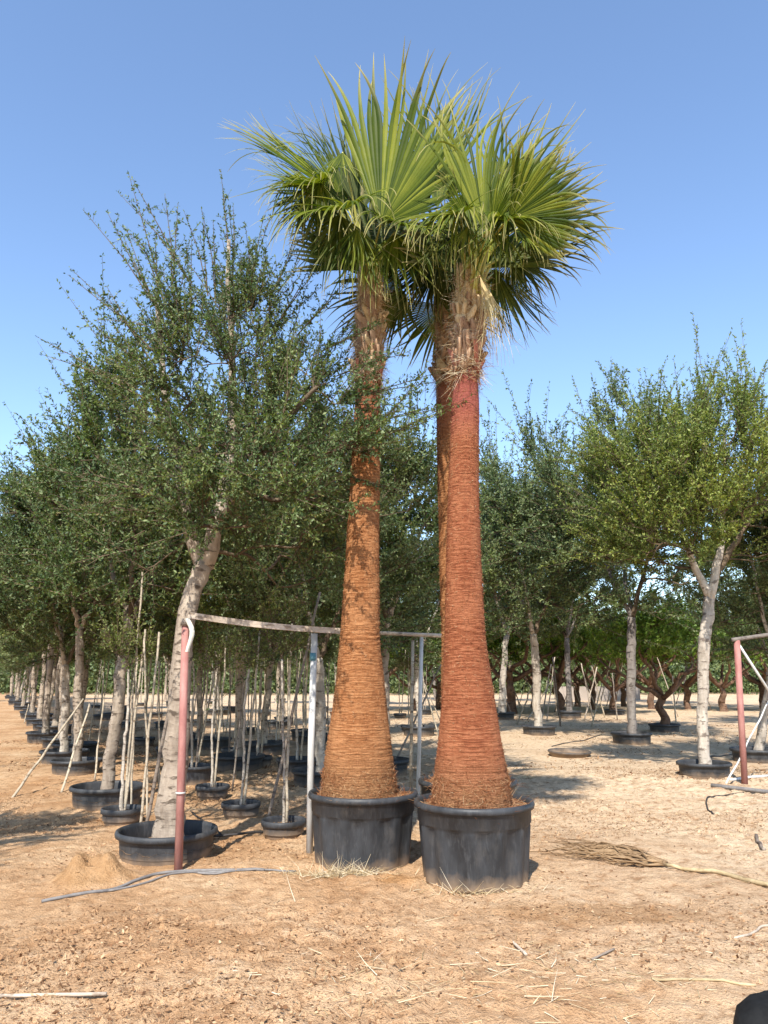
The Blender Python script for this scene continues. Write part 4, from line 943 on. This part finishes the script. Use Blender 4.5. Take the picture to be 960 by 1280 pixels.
def stick(pxs, r, mat, label): return pipe(pxs, r, mat, label, 'stick', name='dry_stick', stiff=len(pxs) == 2)
stick([(-8, 1253), (132, 1256)], .009, 'plank', 'bleached pale stick lying alone on the orange sand')
stick([(918, 1174), (940, 1168), (952, 1158), (975, 1160)], .008, 'plank', 'crooked pale branch at the edge of the stained sand')
stick([(640, 1178), (658, 1198)], .008, 'plank', 'short thick straw piece in the middle of the scattered straw')
stick([(815, 1232), (880, 1230), (945, 1233)], .007, 'dry', 'long thin straw lying near the rounded black shape')
stick([(946, 1050), (948, 1060), (956, 1068)], .016, 'stake_dark', 'dark broken twig standing out of the sand far right')
stick([(740, 1202), (768, 1193)], .006, 'stake_dark', 'thin dark twig among the scattered straw')

# lower right corner: stand-in body for an unknown dark shape close to the lens
b = gpt(988, 1335); mb = MB(); rng = np.random.default_rng(4); prof = [(0.01, 0), (.17, .0), (.22, .06), (.22, .15), (.19, .22), (.12, .27), (.01, .285)]
mb.lathe(prof, 40, lambda i, a: .012 * np.sin(3 * a + i) + .006 * np.sin(7 * a - i)); o = mb.build('black_shape', M['black_matte']); o.location = b - [0, 0, .01]; o.scale = (1, .8, 1)
tag(o, 'plain rounded black stand-in for an unknown dark shape close to the lens', 'dark shape')

# ------------------------------------------------------------------ litter
def scatter(n, seed, region, dens):
    rng = np.random.default_rng(seed); x = rng.uniform(region[0], region[1], n * 4); y = region[2] + (region[3] - region[2]) * rng.random(n * 4) ** 1.5
    keep = rng.random(n * 4) < dens(x, y); x = x[keep][:n]; y = y[keep][:n]; return x, y, rng
def dens_chip(x, y):
    d = np.clip(vnoise(x * .8 + 5, y * .8) * 2.4 + vnoise(x * 2.5, y * 2.5 + 9) * .9 + .22, .03, 1)
    return np.clip(d * np.where(x < 0, 1.0, .55), 0, 1)
x, y, rng = scatter(80000, 21, (-5.5, 6.5, 3.0, 13.5), dens_chip); n = len(x)
P_ = np.stack([x, y, gz(x, y) + .004], 1); A_ = rng.normal(size=(n, 3)) * [1, 1, .35]
tag(link('leaf_litter', leaves_mesh(P_, A_, .008 + .030 * rng.random(n) ** 2.5, rng, 'leaf_litter', .5, 2.0), M['chips'], smooth=False), 'brown leaf chips scattered thinly over the sand', 'litter', kind='stuff')
x, y, rng = scatter(45000, 24, (-9, 15, 11, 30), dens_chip); n = len(x)
P_ = np.stack([x, y, gz(x, y) + .006], 1); A_ = rng.normal(size=(n, 3)) * [1, 1, .3]
tag(link('leaf_litter', leaves_mesh(P_, A_, .02 + .06 * rng.random(n) ** 2.2, rng, 'leaf_litter', .4, 2.0), M['chips'], smooth=False), 'brown litter flecks on the sand under the further trees', 'litter', kind='stuff')
SC_ = [gnd(700, 1195), gnd(620, 1225), gnd(690, 1225), gnd(800, 1230), gnd(440, 1240)]
def dens_straw(x, y):
    d = np.clip(vnoise(x * 1.1 + 50, y * 1.1) * 1.6 - .25, .02, 1) * .5
    for s in SC_: d = d + 1.0 * np.exp(-(((x - s[0]) / .45) ** 2 + ((y - s[1]) / .28) ** 2))
    return np.clip(d, 0, 1)
x, y, rng = scatter(3000, 22, (-4, 6, 3.1, 12), dens_straw); n = len(x)
S_ = np.stack([x, y, gz(x, y) + .006], 1); D_ = rng.normal(size=(n, 3)) * [1, 1, .10]; D_[:, 2] = np.abs(D_[:, 2]); D_ = norm(D_)
V, F = twigs_geo(S_, D_, rng.normal(size=(n, 3)) * [.9, .9, .05], .03 + .17 * rng.random(n) ** 2.2, .0014 + .0026 * rng.random(n) ** 2)
tag(link('straw', raw_mesh('straw', V, F), M['straw'], smooth=False), 'loose pale straw bits lying on the sand', 'straw', kind='stuff')
# straw tufts round the palm pots
def tuft(px, py, n, spread, seed, label):
    b = gpt(px, py); rng = np.random.default_rng(seed); q = rng.normal(0, 1, (n, 2)) * spread; q[:, 1] = -np.abs(q[:, 1]) * .6
    S = np.stack([b[0] + q[:, 0], b[1] + q[:, 1], gz(b[0] + q[:, 0], b[1] + q[:, 1]) + .003], 1); D = norm(rng.normal(size=(n, 3)) * [1, .8, .5] + [0, -.1, .35])
    V, F = twigs_geo(S - b, D, rng.normal(size=(n, 3)) * 1.6 + [0, 0, -1.2], rng.uniform(.06, .2, n), np.full(n, .0026)); o = link('dry_grass_tuft', raw_mesh('dry_grass_tuft', V, F), M['straw'], smooth=False); o.location = b; tag(o, label, 'dry grass'); o['kind'] = 'stuff'
tuft(425, 1092, 420, (.17, .08), 31, 'pale dry grass tuft at the foot of the left palm pot')
tuft(590, 1116, 90, (.22, .03), 32, 'few dry straws at the foot of the foremost palm pot')
tuft(655, 975, 120, (.12, .1), 33, 'dry pale weeds right behind the foremost palm')
# root threads and straw on the pot soil
for k, (pp, rr) in enumerate(((pp1, .42), (pp2, .42), (pp3, .42))):
    rng = np.random.default_rng(50 + k); n = 700; a = rng.random(n) * 6.283; r = .28 + .15 * rng.random(n); S = np.stack([r * np.cos(a), r * np.sin(a), np.full(n, .56)], 1); D = norm(rng.normal(size=(n, 3)) * [1, 1, .35] + [0, 0, .12])
    V, F = twigs_geo(S, D, rng.normal(size=(n, 3)) * [2, 2, .8], rng.uniform(.03, .12, n), np.full(n, .002)); tag(link('root_thatch', raw_mesh('root_thatch', V, F), M['fibre'], pp, smooth=False), kind='stuff')
# clods
rng = np.random.default_rng(9); x, y, _ = scatter(5500, 23, (-4.5, 6, 3.0, 12), dens_chip); mb = MB()
oc = np.array([(1, 0, 0), (-1, 0, 0), (0, 1, 0), (0, -1, 0), (0, 0, 1), (0, 0, -1)], float); of = [(0, 2, 4), (2, 1, 4), (1, 3, 4), (3, 0, 4), (2, 0, 5), (1, 2, 5), (3, 1, 5), (0, 3, 5)]
zc = gz(x, y)
for i in range(len(x)): mb.add(oc * (.005 + .024 * rng.random() ** 4) * rng.uniform(.6, 1.4, (6, 3)) + [x[i], y[i], zc[i] + .003], of)
tag(mb.build('soil_clods', M['sand'], smooth=False), 'small sand clods lying over the ground', 'clods', kind='stuff')

# ------------------------------------------------------------------ far edge of the nursery
mb = MB(); V = []
wl0 = np.array([11.0, 50, 0]); wl1 = np.array([16.5, 51, 0])
mb.box(wl0 + [0, 0, .3], wl1 + [0, 0, .3], .2, 1.1); o = mb.build('boundary_wall', M['wall_paint'], smooth=False); tag(o, 'low pale boundary wall beyond the far twisted trees', 'wall')
def wood_line():
    rng = np.random.default_rng(88); n = 150000; x = rng.uniform(-75, 75, n); y = 62 + 14 * rng.random(n) + .002 * x * x; top = 6.2 + 1.8 * vnoise(x * .35, np.zeros(n)) + 1.0 * vnoise(x * 1.3, np.ones(n))
    z = .2 + (top - .2) * rng.random(n) ** 1.15; P_ = np.stack([x, y, z], 1); A_ = rng.normal(size=(n, 3))
    tag(link('distant_wood', leaves_mesh(P_, A_, np.where(y > 70 + .002 * x * x, rng.uniform(.6, 1.1, n), rng.uniform(.2, .45, n)), rng, 'distant_wood', .5), M['leaf_grey'], smooth=False), 'far off line of trees closing the nursery', 'trees', kind='stuff')
wood_line()
for proto in VA + FA + SA + [low_pot, mid_pot, small_pot]: drop(proto)
SC.render.engine = 'CYCLES'
